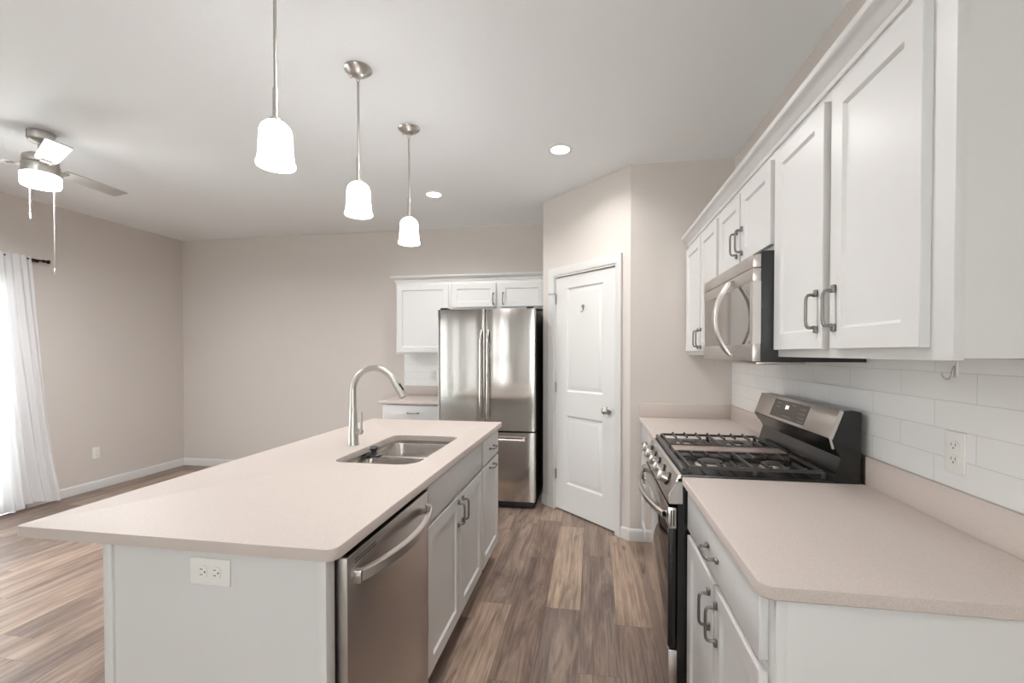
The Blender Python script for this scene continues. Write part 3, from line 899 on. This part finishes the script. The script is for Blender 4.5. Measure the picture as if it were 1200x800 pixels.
def microwave():
    y0, y1, z0, z1 = 1.810, 2.562, 1.352, 1.756
    r = thing('microwave', 'stainless over-the-range microwave with a bowed vertical handle', 'microwave', (0.79, 2.186, z0))
    xf = 0.592
    m = MB(); m.box((xf + 0.030, y0 + 0.002, z0), (XR - 0.009, y1 - 0.002, z1 + 0.012), 0.002); m.build('body', 'black_matt', r)
    # door frame with window opening
    m = MB(FR(xf + 0.029)); t = 0.029; d0, d1 = z0 + 0.002, 1.704
    w = (1.842, 2.548, 1.420, 1.655)
    m.box((y0, d0, 0), (y1, w[2], t), 0.002); m.box((y0, w[3], 0), (y1, d1, t), 0.002); m.box((y0, w[2], 0), (w[0], w[3], t)); m.box((w[1], w[2], 0), (y1, w[3], t))
    door = m.build('door', 'steel_h', r)
    m = MB(FR(xf + 0.029)); m.box((w[0], w[2], 0), (w[1], w[3], t - 0.002)); m.build('window', 'glass_mw', door)
    m = MB(FR(xf + 0.029)); m.box((y0, 1.7065, 0), (y1, z1, t), 0.002); m.build('vent_strip', 'steel_h', r)
    m = MB(FR(xf)); n = 28; yc = 2.052; rings = []
    for i in range(n + 1):
        s = i / n; z = 1.372 + s * (1.690 - 1.372); wd = 0.001 + 0.066 * math.sin(math.pi * s) ** 0.8
        hw = 0.018
        rings.append([(yc - hw, z, wd), (yc - hw, z, wd + 0.010), (yc - hw * 0.6, z, wd + 0.016), (yc + hw * 0.6, z, wd + 0.016), (yc + hw, z, wd + 0.010), (yc + hw, z, wd)])
    m.quads(rings)
    m.box((yc - 0.018, 1.372, 0), (yc + 0.018, 1.386, 0.016), 0.002); m.box((yc - 0.018, 1.676, 0), (yc + 0.018, 1.690, 0.016), 0.002)
    m.build('handle', 'steel_h', door)
    m = MB(); m.box((0.625, y0 + 0.06, z0 - 0.010), (0.80, y1 - 0.06, z0 + 0.002), 0.004); m.build('underside_light', 'steel_h', r)
    m = MB(); m.box((0.66, y0 + 0.12, z0 - 0.012), (0.76, y0 + 0.24, z0 - 0.0095)); m.build('vent_filter', 'slot', r)
microwave()

def kitchen_range():
    y0, y1 = 1.798, 2.554
    yc = (y0 + y1) / 2
    r = thing('gas_range', 'stainless and black gas range standing between the two right-hand countertops', 'range', (0.64, yc, 0))
    m = MB(); m.box((0.325, y0, 0.03), (0.945, y1, 0.905)); m.box((0.36, y0 + 0.02, 0.0), (0.93, y1 - 0.02, 0.03)); m.build('body', 'black', r)
    # oven door
    m = MB(FR(0.320)); m.box((y0 + 0.002, 0.245, 0), (y1 - 0.002, 0.792, 0.026), 0.003); door = m.build('oven_door', 'black', r)
    m = MB(FR(0.320)); m.box((y0 + 0.006, 0.250, 0.0262), (y1 - 0.006, 0.715, 0.0290), 0.0008); g = m.build('oven_glass', 'glass_black', door); g['label'] = 'mirror-black oven glass'
    m = MB(FR(0.320)); m.box((y0 + 0.004, 0.718, 0.0262), (y1 - 0.004, 0.790, 0.0292), 0.001); m.build('door_trim', 'steel_h', door)
    # end caps with vent slots at the sides of the trim
    for ya, yb in ((y0 - 0.0005, y0 + 0.004),):
        m = MB(); m.box((0.2905, ya - 0.0012, 0.712), (0.3195, ya + 0.002, 0.792), 0.0005); m.build('end_cap', 'steel', door)
        m = MB()
        for k in (0.298, 0.308): m.box((k, ya - 0.0017, 0.722), (k + 0.005, ya - 0.001, 0.782))
        m.build('vent_slot', 'slot', door)
    # bowed handle
    m = MB(FR(0.291)); n = 28; rings = []
    for i in range(n + 1):
        s = i / n; y = y0 + 0.03 + s * (y1 - y0 - 0.06); w = 0.004 + 0.052 * math.sin(math.pi * s) ** 0.8
        rings.append([(y, 0.742, w), (y, 0.740, w + 0.010), (y, 0.745, w + 0.017), (y, 0.763, w + 0.017), (y, 0.768, w + 0.010), (y, 0.766, w)])
    m.quads(rings)
    for y in (y0 + 0.03, y1 - 0.045): m.box((y, 0.741, 0), (y + 0.015, 0.767, 0.020), 0.002)
    m.build('handle', 'steel_h', door)
    # storage drawer
    m = MB(FR(0.320)); m.box((y0 + 0.002, 0.055, -0.012), (y1 - 0.002, 0.238, 0.027), 0.003); m.build('storage_drawer', 'steel_h', r)
    # slanted knob panel
    prof = [(0.345, 0.916), (0.336, 0.922), (0.326, 0.916), (0.290, 0.836), (0.292, 0.805), (0.345, 0.805)]
    m = MB(); m.prism([(x, y0 + 0.001, z) for x, z in prof], (0, y1 - y0 - 0.002, 0), 0.002); kp = m.build('control_panel', 'steel_h', r)
    m = MB(); m.prism([(0.343, y0 - 0.0014, 0.893), (0.318, y0 - 0.0014, 0.893), (0.293, y0 - 0.0014, 0.836), (0.295, y0 - 0.0014, 0.808), (0.343, y0 - 0.0014, 0.808)], (0, 0.003, 0)); m.build('end_cap', 'steel', kp)
    nrm = Vector((-0.080, 0, 0.036)).normalized()
    for i in range(5):
        y = y0 + 0.105 + i * (y1 - y0 - 0.21) / 4
        c = Vector((0.3075, y, 0.874))
        m = MB(); m.lathe([(0.027, 0), (0.027, 0.006), (0.024, 0.009)], c, 24, nrm); k = m.build('knob_ring', 'black', kp)
        V = Vector((0, 1, 0)); U = V.cross(nrm)
        m = MB(frame(c, U, V, nrm)); m.lathe([(0.021, 0.006), (0.020, 0.030), (0.018, 0.034)], (0, 0, 0), 24); m.box((-0.021, -0.008, 0.028), (0.021, 0.008, 0.050), 0.003); m.build('knob', 'steel_h', kp)
    # cooktop
    m = MB(); m.box((0.337, y0, 0.903), (0.880, y1, 0.922), 0.003); m.build('cooktop', 'black', r)
    m = MB(); m.tube([(0.352, y0 + 0.012, 0.934), (0.352, y1 - 0.012, 0.934)], 0.010, 14); m.box((0.345, y0 + 0.01, 0.919), (0.360, y1 - 0.01, 0.930)); m.build('front_rail', 'iron', r)
    m = MB(); m.box((0.372, yc - 0.066, 0.9222), (0.846, yc + 0.066, 0.9475), 0.003); m.build('center_griddle', mat('bronze_griddle', (0.42, 0.34, 0.30), 0.32, 0.35), r)
    # burners
    for bx, by, br in ((0.480, 1.955, 0.050), (0.720, 1.955, 0.040), (0.480, 2.397, 0.045), (0.720, 2.397, 0.040)):
        m = MB(); m.lathe([(br + 0.012, 0), (br + 0.010, 0.006), (br, 0.010), (br * 0.96, 0.016)], (bx, by, 0.9215), 28); b = m.build('burner', 'nickel', r)
        m = MB(); m.lathe([(br * 0.96, 0.0161), (br * 0.95, 0.021), (br * 0.7, 0.025), (0.004, 0.026)], (bx, by, 0.9215), 28); m.build('burner_cap', 'iron', b)
    # two cast grates
    for ga, gb in ((y0 + 0.022, yc - 0.072), (yc + 0.072, y1 - 0.022)):
        m = MB(); x0, x1 = 0.372, 0.842; zt = 0.9455
        def bar(a, b, w=0.0042, h=0.0055): 
            a = Vector(a); b = Vector(b); d = (b - a).normalized(); s = Vector((-d.y, d.x, 0)) * w
            m.prism([a + s + Vector((0, 0, -h)), a - s + Vector((0, 0, -h)), a - s + Vector((0, 0, h)), a + s + Vector((0, 0, h))], b - a)
        bar((x0, ga, zt), (x1, ga, zt)); bar((x0, gb, zt), (x1, gb, zt)); bar((x0, ga, zt), (x0, gb, zt)); bar((x1, ga, zt), (x1, gb, zt))
        xm = (x0 + x1) / 2; bar((xm, ga, zt), (xm, gb, zt))
        k = 0
        for q in range(1, 8):
            x = x0 + q * (x1 - x0) / 8
            if q == 4: continue
            ln = 0.105 if q % 2 else 0.075
            bar((x, ga, zt + 0.002), (x, ga + ln, zt + 0.002), 0.0034); bar((x, gb, zt + 0.002), (x, gb - ln, zt + 0.002), 0.0034)
        for x in (x0, xm, x1):
            for y in (ga, gb): m.box((x - 0.007, y - 0.007, 0.9221), (x + 0.007, y + 0.007, zt), 0.001)
        for q in range(1, 8):
            x = x0 + q * (x1 - x0) / 8
            m.lathe([(0.0058, 0), (0.0055, 0.005), (0.003, 0.008)], (x, gb if ga > yc else ga, zt + 0.006), 8)
        m.build('grate', 'iron', r, 30)
    # backguard
    prof = [(0.868, 0.905), (0.868, 0.925), (0.890, 1.006), (0.872, 1.040), (0.852, 1.075), (0.888, 1.176), (0.930, 1.178), (0.955, 1.172), (0.955, 0.905)]
    m = MB(); m.prism([(x, y0 - 0.001, z) for x, z in prof], (0, y1 - y0 + 0.002, 0)); bg_ = m.build('backguard', 'black', r, 30)
    U = Vector((0, 1, 0)); V = Vector((0.036, 0, 0.101)).normalized(); N = Vector((-V.z, 0, V.x))
    A = frame((0.852, 0, 1.075), U, V, N)
    m = MB(A); m.box((y0 - 0.002, 0.0, 0.0), (y1 + 0.002, 0.1085, 0.004), 0.0015); cp = m.build('control_face', 'steel_h', bg_); cp['label'] = 'stainless control face'
    m = MB(); m.prism([(0.852, y0 - 0.002, 1.075), (0.8485, y0 - 0.002, 1.073), (0.868, y0 - 0.002, 1.038), (0.872, y0 - 0.002, 1.040)], (0, y1 - y0 + 0.004, 0)); m.build('lower_lip', 'black', bg_)
    m = MB(A); m.box((y0 - 0.003, 0.0, -0.010), (y0 - 0.001, 0.108, 0.004)); m.prism([(y0 - 0.003, 0, 0.003), (y0 - 0.003, 0, -0.006), (y0 - 0.003, -0.030, -0.027), (y0 - 0.003, -0.034, -0.020)], (0.002, 0, 0)); m.build('side_trim', 'steel', bg_)
    m = MB(A); m.box((2.005, 0.012, 0.0036), (2.360, 0.095, 0.0046)); d = m.build('display', 'display', cp)
    # clock digits and touch marks; u runs away from the camera so text is mirrored into place
    def txt(s, size, u, v, mt, name):
        cu = bpy.data.curves.new('lettering', 'FONT'); cu.body = s; cu.size = size; cu.align_x = 'CENTER'; cu.align_y = 'CENTER'; cu.extrude = 0.0002
        t = bpy.data.objects.new('lettering', cu); COL.objects.link(t)
        me = bpy.data.meshes.new_from_object(t.evaluated_get(bpy.context.evaluated_depsgraph_get()))
        bpy.data.objects.remove(t)
        B = frame(A @ Vector((u, v, 0.0049)), -U, V, N)
        me.transform(Matrix.Translation(-ORIGIN[d.name]) @ B)
        me.materials.clear(); me.materials.append(M[mt])
        o = bpy.data.objects.new(name, me); COL.objects.link(o); o.parent = d; ORIGIN[o.name] = ORIGIN[d.name]
    bpy.context.view_layer.update()
    txt('EN', 0.026, 2.205, 0.066, 'digits', 'clock_digits')
    for u, v, k in ((2.315, 0.080, 3), (2.310, 0.062, 2), (2.160, 0.083, 2), (2.195, 0.026, 5), (2.065, 0.075, 3), (2.065, 0.055, 3), (2.065, 0.037, 3), (2.060, 0.022, 3)):
        for i in range(k):
            m = MB(A); m.box((u - 0.008 + (i - k / 2) * 0.018, v - 0.0012, 0.0045), (u - 0.001 + (i - k / 2) * 0.018, v + 0.0012, 0.0048)); m.build('touch_mark', 'mark', d)
kitchen_range()

# clear stick-on hook on the tile under the near wall cabinet
r = thing('wall_hook', 'small clear adhesive hook on the tile just under the near wall cabinet', 'hook', (XR - 0.008, 1.409, 1.325))
A = frame((XR - 0.008, 1.409, 1.335), (0, 1, 0), (0, 0, 1), (-1, 0, 0))
m = MB(A); m.box((-0.010, -0.015, 0), (0.010, 0.030, 0.003), 0.0014, 3); m.build('back_plate', 'plate', r)
m = MB(A); m.tube([(0, 0.016, 0.003), (0, 0.006, 0.007), (0, -0.012, 0.009), (0, -0.020, 0.015), (0, -0.020, 0.024), (0, -0.012, 0.031), (0, -0.004, 0.033)], 0.0026, 10); m.build('hook_arm', 'nickel', r)

# small metal hook on the pantry door
r = thing('door_hook', 'small metal hook stuck high on the white pantry door', 'hook', A.translation if False else FD @ Vector((0.511, 1.754, -0.014)))
A = FD @ Matrix.Translation((0.511, 1.754, -0.014))
m = MB(A); m.lathe([(0.011, 0), (0.011, 0.003), (0.008, 0.004)], (0, 0.020, 0), 20); m.build('back_plate', 'nickel', r)
m = MB(A); ring = [(0.010 * math.sin(a), 0.016 + 0.014 * math.cos(a), 0.008) for a in [2 * math.pi * k / 20 for k in range(21)]]
m.tube(ring, 0.0022, 8); m.tube([(0.009, 0.010, 0.008), (0.010, -0.006, 0.009), (0.006, -0.022, 0.014), (-0.003, -0.031, 0.020), (-0.009, -0.026, 0.024)], [0.003, 0.003, 0.0032, 0.003, 0.0026], 10); m.build('hook_arm', 'pull', r)

# ================================================================== BACK RUN
BF = 4.502                                          # upper face frame plane
def back_upper(name, label, x0, x1, z0, z1, doors, dz, pulls):
    r = thing(name, label, 'cabinet', ((x0 + x1) / 2, 4.66, z0))
    mb = MB(); mb.box((x0, BF, z0), (x1, BF + 0.019, z1), 0.001); mb.build('face_frame', 'cab', r)
    mb = MB(); mb.box((x0 + 0.003, BF + 0.019, z0 + 0.004), (x1 - 0.003, YB - 0.0085, z1)); mb.build('body', 'cab', r)
    for (a, b), p in zip(doors, pulls):
        d = shaker(FB(BF), a, b, dz[0], dz[1]).build('door', 'cab', r)
        if p: pull(FB(BF), p[0], p[1], 0.02, d)
back_upper('wall_cabinet', 'white single-door wall cabinet on the back wall left of the refrigerator', -2.046, -1.451, 1.372, 2.134, [(-2.028, -1.468)], (1.392, 2.095), [(-1.497, 1.50)])
back_upper('wall_cabinet', 'short white two-door wall cabinet above the refrigerator', -1.449, -0.450, 1.830, 2.134, [(-1.430, -0.966), (-0.918, -0.470)], (1.853, 2.095), [(-0.992, 1.935), (-0.892, 1.935)])
mb = MB()
sweep(mb, [(-0.450, BF), (-2.046, BF), (-2.046, YB - 0.002)][::-1], [(0, 2.126), (0.006, 2.126), (0.010, 2.134), (0.012, 2.146), (0.030, 2.160), (0.042, 2.170), (0.046, 2.174), (0.048, 2.188), (0, 2.188)][::1]) if False else sweep(mb, [(-0.450, BF), (-2.046, BF), (-2.046, YB - 0.002)], [(0, 2.126), (0.006, 2.126), (0.010, 2.134), (0.012, 2.146), (0.030, 2.160), (0.042, 2.170), (0.046, 2.174), (0.048, 2.188), (0, 2.188)])
tag(mb.build('crown_molding', 'cab'), 'white crown molding on top of the back-wall cabinets over the refrigerator', 'molding')
r = thing('countertop', 'short beige quartz countertop on the back wall left of the refrigerator', 'countertop', (-1.74, 4.49, 0.884))
m = MB(); slab(m, -2.090, -1.405, 4.172, YB, 0.884, 0.914, 0.006, 0.003); m.build('worktop', 'quartz', r)
m = MB(); m.box((-2.090, YB - 0.020, 0.914), (-1.405, YB, 1.016), 0.0015); m.build('upstand', 'quartz', r)
r = thing('base_cabinet', 'white base cabinet on the back wall left of the refrigerator', 'cabinet', (-1.74, 4.5, 0))
m = MB(); m.box((-2.066, 4.220, 0.105), (-1.410, YB - 0.002, 0.884), 0.001); m.box((-2.066, 4.290, 0), (-1.410, YB - 0.002, 0.106)); m.build('body', 'cab', r)
d = slabfront(FB(4.220), -2.046, -1.425, 0.722, 0.868).build('drawer', 'cab', r); pull(FB(4.220), -1.738, 0.792, 0.02, d, False)
for a, b, px in ((-2.046, -1.742, -1.772), (-1.730, -1.425, -1.70)):
    d = shaker(FB(4.220), a, b, 0.118, 0.706).build('door', 'cab', r); pull(FB(4.220), px, 0.62, 0.02, d)

def fridge():
    x0, x1, xs = -1.382, -0.492, -0.940
    r = thing('refrigerator', 'stainless french-door refrigerator with a bottom freezer drawer', 'refrigerator', ((x0 + x1) / 2, 4.3, 0))
    m = MB(); m.box((x0 + 0.006, 3.985, 0.03), (x1 - 0.004, 4.70, 1.762), 0.004); m.box((x0 + 0.03, 4.00, 0), (x1 - 0.03, 4.66, 0.03)); m.build('cabinet_body', 'black_matt', r)
    def door(a, b, z0, z1, name, bulge=0.008):
        mb = MB(); n = 20; xw = b - a; rings = []
        xc = (x0 + x1) / 2; hw = (x1 - x0) / 2
        for i in range(n + 1):
            x = a + xw * i / n
            t = (x - xc) / hw
            yf = 3.918 - bulge * (1 - t * t)
            e = min(x - a, b - x); rr = 0.010
            if e < rr: yf += rr - math.sqrt(max(rr * rr - (rr - e) ** 2, 0))
            rings.append((x, yf))
        # insert finer rounding near both edges
        xsn = [a + q for q in (0, 0.0008, 0.002, 0.004, 0.007, 0.010)] + [a + 0.010 + (xw - 0.020) * i / 18 for i in range(1, 18)] + [b - q for q in (0.010, 0.007, 0.004, 0.002, 0.0008, 0)]
        L = []
        for x in xsn:
            t = (x - xc) / hw; yf = 3.918 - bulge * (1 - t * t); e = min(x - a, b - x); rr = 0.010
            if e < rr: yf += rr - math.sqrt(max(rr * rr - (rr - e) ** 2, 0))
            L.append((x, yf))
        loop = L + [(b, 3.980), (a, 3.980)]
        k = 0.004
        mb.quads([[(x, y, z0) for x, y in loop], [(x, y, z1) for x, y in loop]])
        return mb.build(name, 'fridge', r, 30)
    dl = door(x0, xs - 0.003, 0.695, 1.775, 'door'); dr = door(xs + 0.003, x1, 0.695, 1.775, 'door'); fz = door(x0, x1, 0.070, 0.680, 'freezer_drawer')
    m = MB(); m.box((x0 + 0.01, 3.94, 0.015), (x1 - 0.01, 3.99, 0.066), 0.003); m.build('base_grille', 'black_matt', r)
    for x, dd in ((-0.972, dl), (-0.908, dr)):
        m = MB(); rings = []; n = 30
        for i in range(n + 1):
            s = i / n; z = 0.800 + s * 0.790; off = 0.002 + 0.045 * min(1, math.sin(math.pi * s) * 2.2) ** 0.6
            yb = 3.902 - off; hw = 0.010
            rings.append([(x - hw, yb, z), (x - hw * 0.9, yb - 0.008, z), (x - hw * 0.4, yb - 0.012, z), (x + hw * 0.4, yb - 0.012, z), (x + hw * 0.9, yb - 0.008, z), (x + hw, yb, z)])
        m.quads(rings); m.build('handle', 'steel', dd)
    m = MB(); m.tube([(-1.300, 3.858, 0.622), (-0.572, 3.858, 0.622)], 0.0135, 16); m.box((-1.290, 3.858, 0.612), (-1.270, 3.915, 0.632), 0.003); m.box((-0.602, 3.858, 0.612), (-0.582, 3.915, 0.632), 0.003); m.build('handle', 'steel_h', fz)
    for x in (x0 + 0.05, x1 - 0.05):
        m = MB(); m.box((x - 0.03, 3.93, 1.776), (x + 0.03, 4.06, 1.792), 0.004); m.build('hinge_cover', 'black_matt', r)
fridge()

# ================================================================== LAMPS
def pendant(x, y, label):
    zb = 2.055
    r = thing('pendant_light', label, 'pendant light', (x, y, ZC), 'pendant lights over the island')
    m = MB(); m.lathe([(0.064, 0), (0.066, -0.004), (0.064, -0.008), (0.056, -0.014), (0.040, -0.026), (0.022, -0.034), (0.008, -0.037)], (x, y, ZC), 36)
    m.lathe([(0.0075, 0), (0.0075, -0.006), (0.005, -0.009)], (x + 0.036, y, ZC - 0.0275), 12)
    m.lathe([(0.0075, 0), (0.0075, -0.006), (0.005, -0.009)], (x - 0.036, y, ZC - 0.0275), 12); m.build('canopy', 'nickel', r)
    m = MB(); ring = [(x + 0.007 * math.cos(a), y, 2.708 + 0.014 * math.sin(a)) for a in [2 * math.pi * k / 16 for k in range(17)]]; m.tube(ring, 0.0018, 8); m.tube([(x, y, 2.700), (x, y, 2.688)], [0.003, 0.006], 10); m.build('hanging_loop', 'nickel', r)
    m = MB(); m.tube([(x, y, 2.690), (x, y, 2.325)], 0.0058, 12); m.build('rod', 'nickel', r)
    m = MB(); m.lathe([(0.0085, 2.335), (0.0095, 2.330), (0.0100, 2.225), (0.022, 2.222), (0.024, 2.214), (0.010, 2.212)], (x, y, 0), 20); m.build('socket_sleeve', 'nickel', r)
    m = MB()
    m.lathe([(0.004, 2.2135), (0.022, 2.2125), (0.036, 2.207), (0.047, 2.196), (0.0525, 2.182), (0.0545, 2.165), (0.057, 2.11), (0.059, 2.085), (0.0605, 2.072), (0.064, 2.068), (0.0655, 2.062), (0.064, 2.056), (0.058, 2.054), (0.004, 2.056)], (x, y, 0), 40)
    s = m.build('glass_shade', 'shade', r); s['label'] = 'glowing white glass shade'
pendant(-1.122, 1.467, 'nearest of the three lit white glass pendants over the island')
pendant(-1.124, 2.052, 'middle of the three lit white glass pendants over the island')
pendant(-1.112, 2.638, 'farthest of the three lit white glass pendants, closest to the refrigerator')

def can(x, y, label, k=1.0):
    r = thing('recessed_light', label, 'downlight', (x, y, ZC), 'recessed ceiling lights')
    m = MB(); m.lathe([(0.086, -0.0002), (0.086, -0.004), (0.080, -0.007), (0.064, -0.007), (0.062, -0.004), (0.062, -0.0002)], (x, y, ZC), 40, None, False, False); m.build('trim_ring', 'plate', r)
    m = MB(); m.lathe([(0.0625, -0.0003), (0.0625, -0.0045), (0.050, -0.006), (0.002, -0.0065)], (x, y, ZC), 36); m.build('lens', 'lens', r)
    l = bpy.data.lights.new('lamp', 'AREA'); l.shape = 'DISK'; l.size = 0.11; l.energy = CAN * k; l.color = (1.0, 0.98, 0.96); l.spread = math.radians(150)
    o = bpy.data.objects.new('lamp', l); COL.objects.link(o); o.parent = r; o.location = (0, 0, -0.009)
can(-0.218, 3.073, 'round lit recessed ceiling light in front of the pantry door')
can(-1.358, 3.760, 'round lit recessed ceiling light in front of the refrigerator')
can(-0.420, 1.50, 'round recessed ceiling light over the aisle between the dishwasher and the range', 1.25)  # added out of view to brighten the aisle floor and island fronts
can(-0.218, -1.20, 'round recessed ceiling light over the open floor behind the near counter')  # extra downlight added behind the camera, never in view

def fan():
    cx, cy = -3.405, 2.315
    r = thing('ceiling_fan', 'silver three-blade ceiling fan with a lit drum light and pull chains', 'ceiling fan', (cx, cy, ZC))
    m = MB(); m.lathe([(0.062, 0), (0.062, -0.044), (0.059, -0.052), (0.046, -0.064), (0.022, -0.074), (0.012, -0.076)], (cx, cy, ZC), 40); m.build('canopy', 'nickel', r)
    m = MB(); m.tube([(cx, cy, ZC - 0.07), (cx, cy, 2.62)], 0.012, 14); m.build('downrod', 'nickel', r)
    m = MB(); m.lathe([(0.014, 2.622), (0.066, 2.616), (0.080, 2.608), (0.084, 2.598), (0.084, 2.566), (0.080, 2.561)], (cx, cy, 0), 44)
    m.lathe([(0.080, 2.558), (0.089, 2.556), (0.089, 2.502), (0.085, 2.496)], (cx, cy, 0), 44); m.build('motor_housing', 'nickel', r)
    m = MB(); m.lathe([(0.086, 2.4955), (0.093, 2.494), (0.094, 2.488), (0.093, 2.436), (0.088, 2.425), (0.072, 2.421), (0.004, 2.419)], (cx, cy, 0), 44)
    s = m.build('light_drum', 'fanlight', r); s['label'] = 'glowing white glass drum'
    l = bpy.data.lights.new('fan_lamp', 'AREA'); l.shape = 'DISK'; l.size = 0.18; l.energy = FANDOWN; l.color = (0.97, 0.985, 1.0)
    o = bpy.data.objects.new('fan_lamp', l); COL.objects.link(o); o.parent = r; o.location = (0, 0, 2.414 - ZC)
    for ang in (94, -26, 214):
        a = math.radians(ang); d = Vector((math.cos(a), math.sin(a), 0)); s_ = Vector((-d.y, d.x, 0)); pit = math.radians(9)
        sv = s_ * math.cos(pit) + Vector((0, 0, -math.sin(pit))); nv = d.cross(sv)
        A = frame((cx, cy, 2.549), d, sv, nv)
        m = MB(A)
        m.box((0.085, -0.022, -0.004), (0.150, 0.022, 0.004), 0.002); m.tube([(0.09, 0.012, -0.006), (0.15, 0.030, -0.006)], 0.004, 8); br = m.build('blade_bracket', 'nickel', r)
        m = MB(A)
        loop = [(0.120, -0.040), (0.160, -0.050), (0.510, -0.058), (0.522, -0.052), (0.522, 0.052), (0.510, 0.058), (0.160, 0.050), (0.120, 0.040)]
        m.quads([[(x, y, 0.004) for x, y in loop], [(x, y, 0.010) for x, y in loop]]); m.build('blade', 'blade', r)
    vd = Vector((-cy, cx, 0)).normalized()
    for off, ln, zr in ((-0.052, 2.215, 0), (0.060, 1.880, 0)):
        p = Vector((cx, cy, 0)) + Vector((0.826, 0.563, 0)) * off * 1.0
        m = MB(); m.tube([(p.x, p.y, 2.421), (p.x, p.y, ln + 0.03)], 0.0010, 8); m.lathe([(0.002, 0.040), (0.0042, 0.034), (0.0045, 0.004), (0.002, 0.0)], (p.x, p.y, ln), 12); m.build('pull_chain', 'chain', r)
fan()

# ================================================================== CURTAIN
def curtain():
    m = MB(); ny, nz = 420, 30
    rings = []
    yl = 2.10
    for j in range(nz + 1):
        s = j / nz; z = 2.235 - s * (2.235 - 0.040)
        yr = 3.235 + 0.205 * s ** 0.85 - 0.03 * math.sin(math.pi * s)
        row = []
        for i in range(ny + 1):
            t = i / ny; y = yl + (yr - yl) * t
            amp = 0.013 + 0.016 * s
            w = math.sin(t * 138 + 1.5 * math.sin(2.2 * s + t * 9)) * 0.75 + 0.55 * math.sin(t * 47 + 2.1 + 1.3 * s)
            x = XL + 0.105 + amp * w + 0.012 * math.sin(s * 9 + t * 11) * s
            row.append((x, y, z + (0.020 * math.sin(t * 24) * s if j == nz else 0)))
        rings.append(row)
    m.quads(rings, False)
    o = m.build('sheer_curtain', 'sheer', None, 80, (XL + 0.1, 2.7, 0.04))
    tag(o, 'long sheer white curtain hanging over the patio door on the left wall', 'curtain')
    r = thing('curtain_rod', 'black metal curtain rod above the patio door on the left wall', 'curtain rod', (XL, 3.3, 2.215))
    m = MB(); m.tube([(XL + 0.085, 1.05, 2.213), (XL + 0.085, 3.335, 2.213)], 0.0085, 12); m.build('rod', 'rod', r)
    m = MB(); m.lathe([(0.0085, 0), (0.014, 0.006), (0.014, 0.014), (0.009, 0.020), (0.016, 0.034), (0.019, 0.046), (0.018, 0.050)], (XL + 0.085, 3.330, 2.213), 20, (0, 1, 0)); m.build('finial', 'rod', r)
    m = MB(); m.box((XL, 3.275, 2.180), (XL + 0.006, 3.300, 2.240), 0.002); m.tube([(XL + 0.004, 3.288, 2.205), (XL + 0.085, 3.288, 2.203)], 0.006, 10); m.tube([(XL + 0.085, 3.280, 2.205), (XL + 0.085, 3.296, 2.205)], 0.014, 14); m.build('bracket', 'rod', r)
curtain()
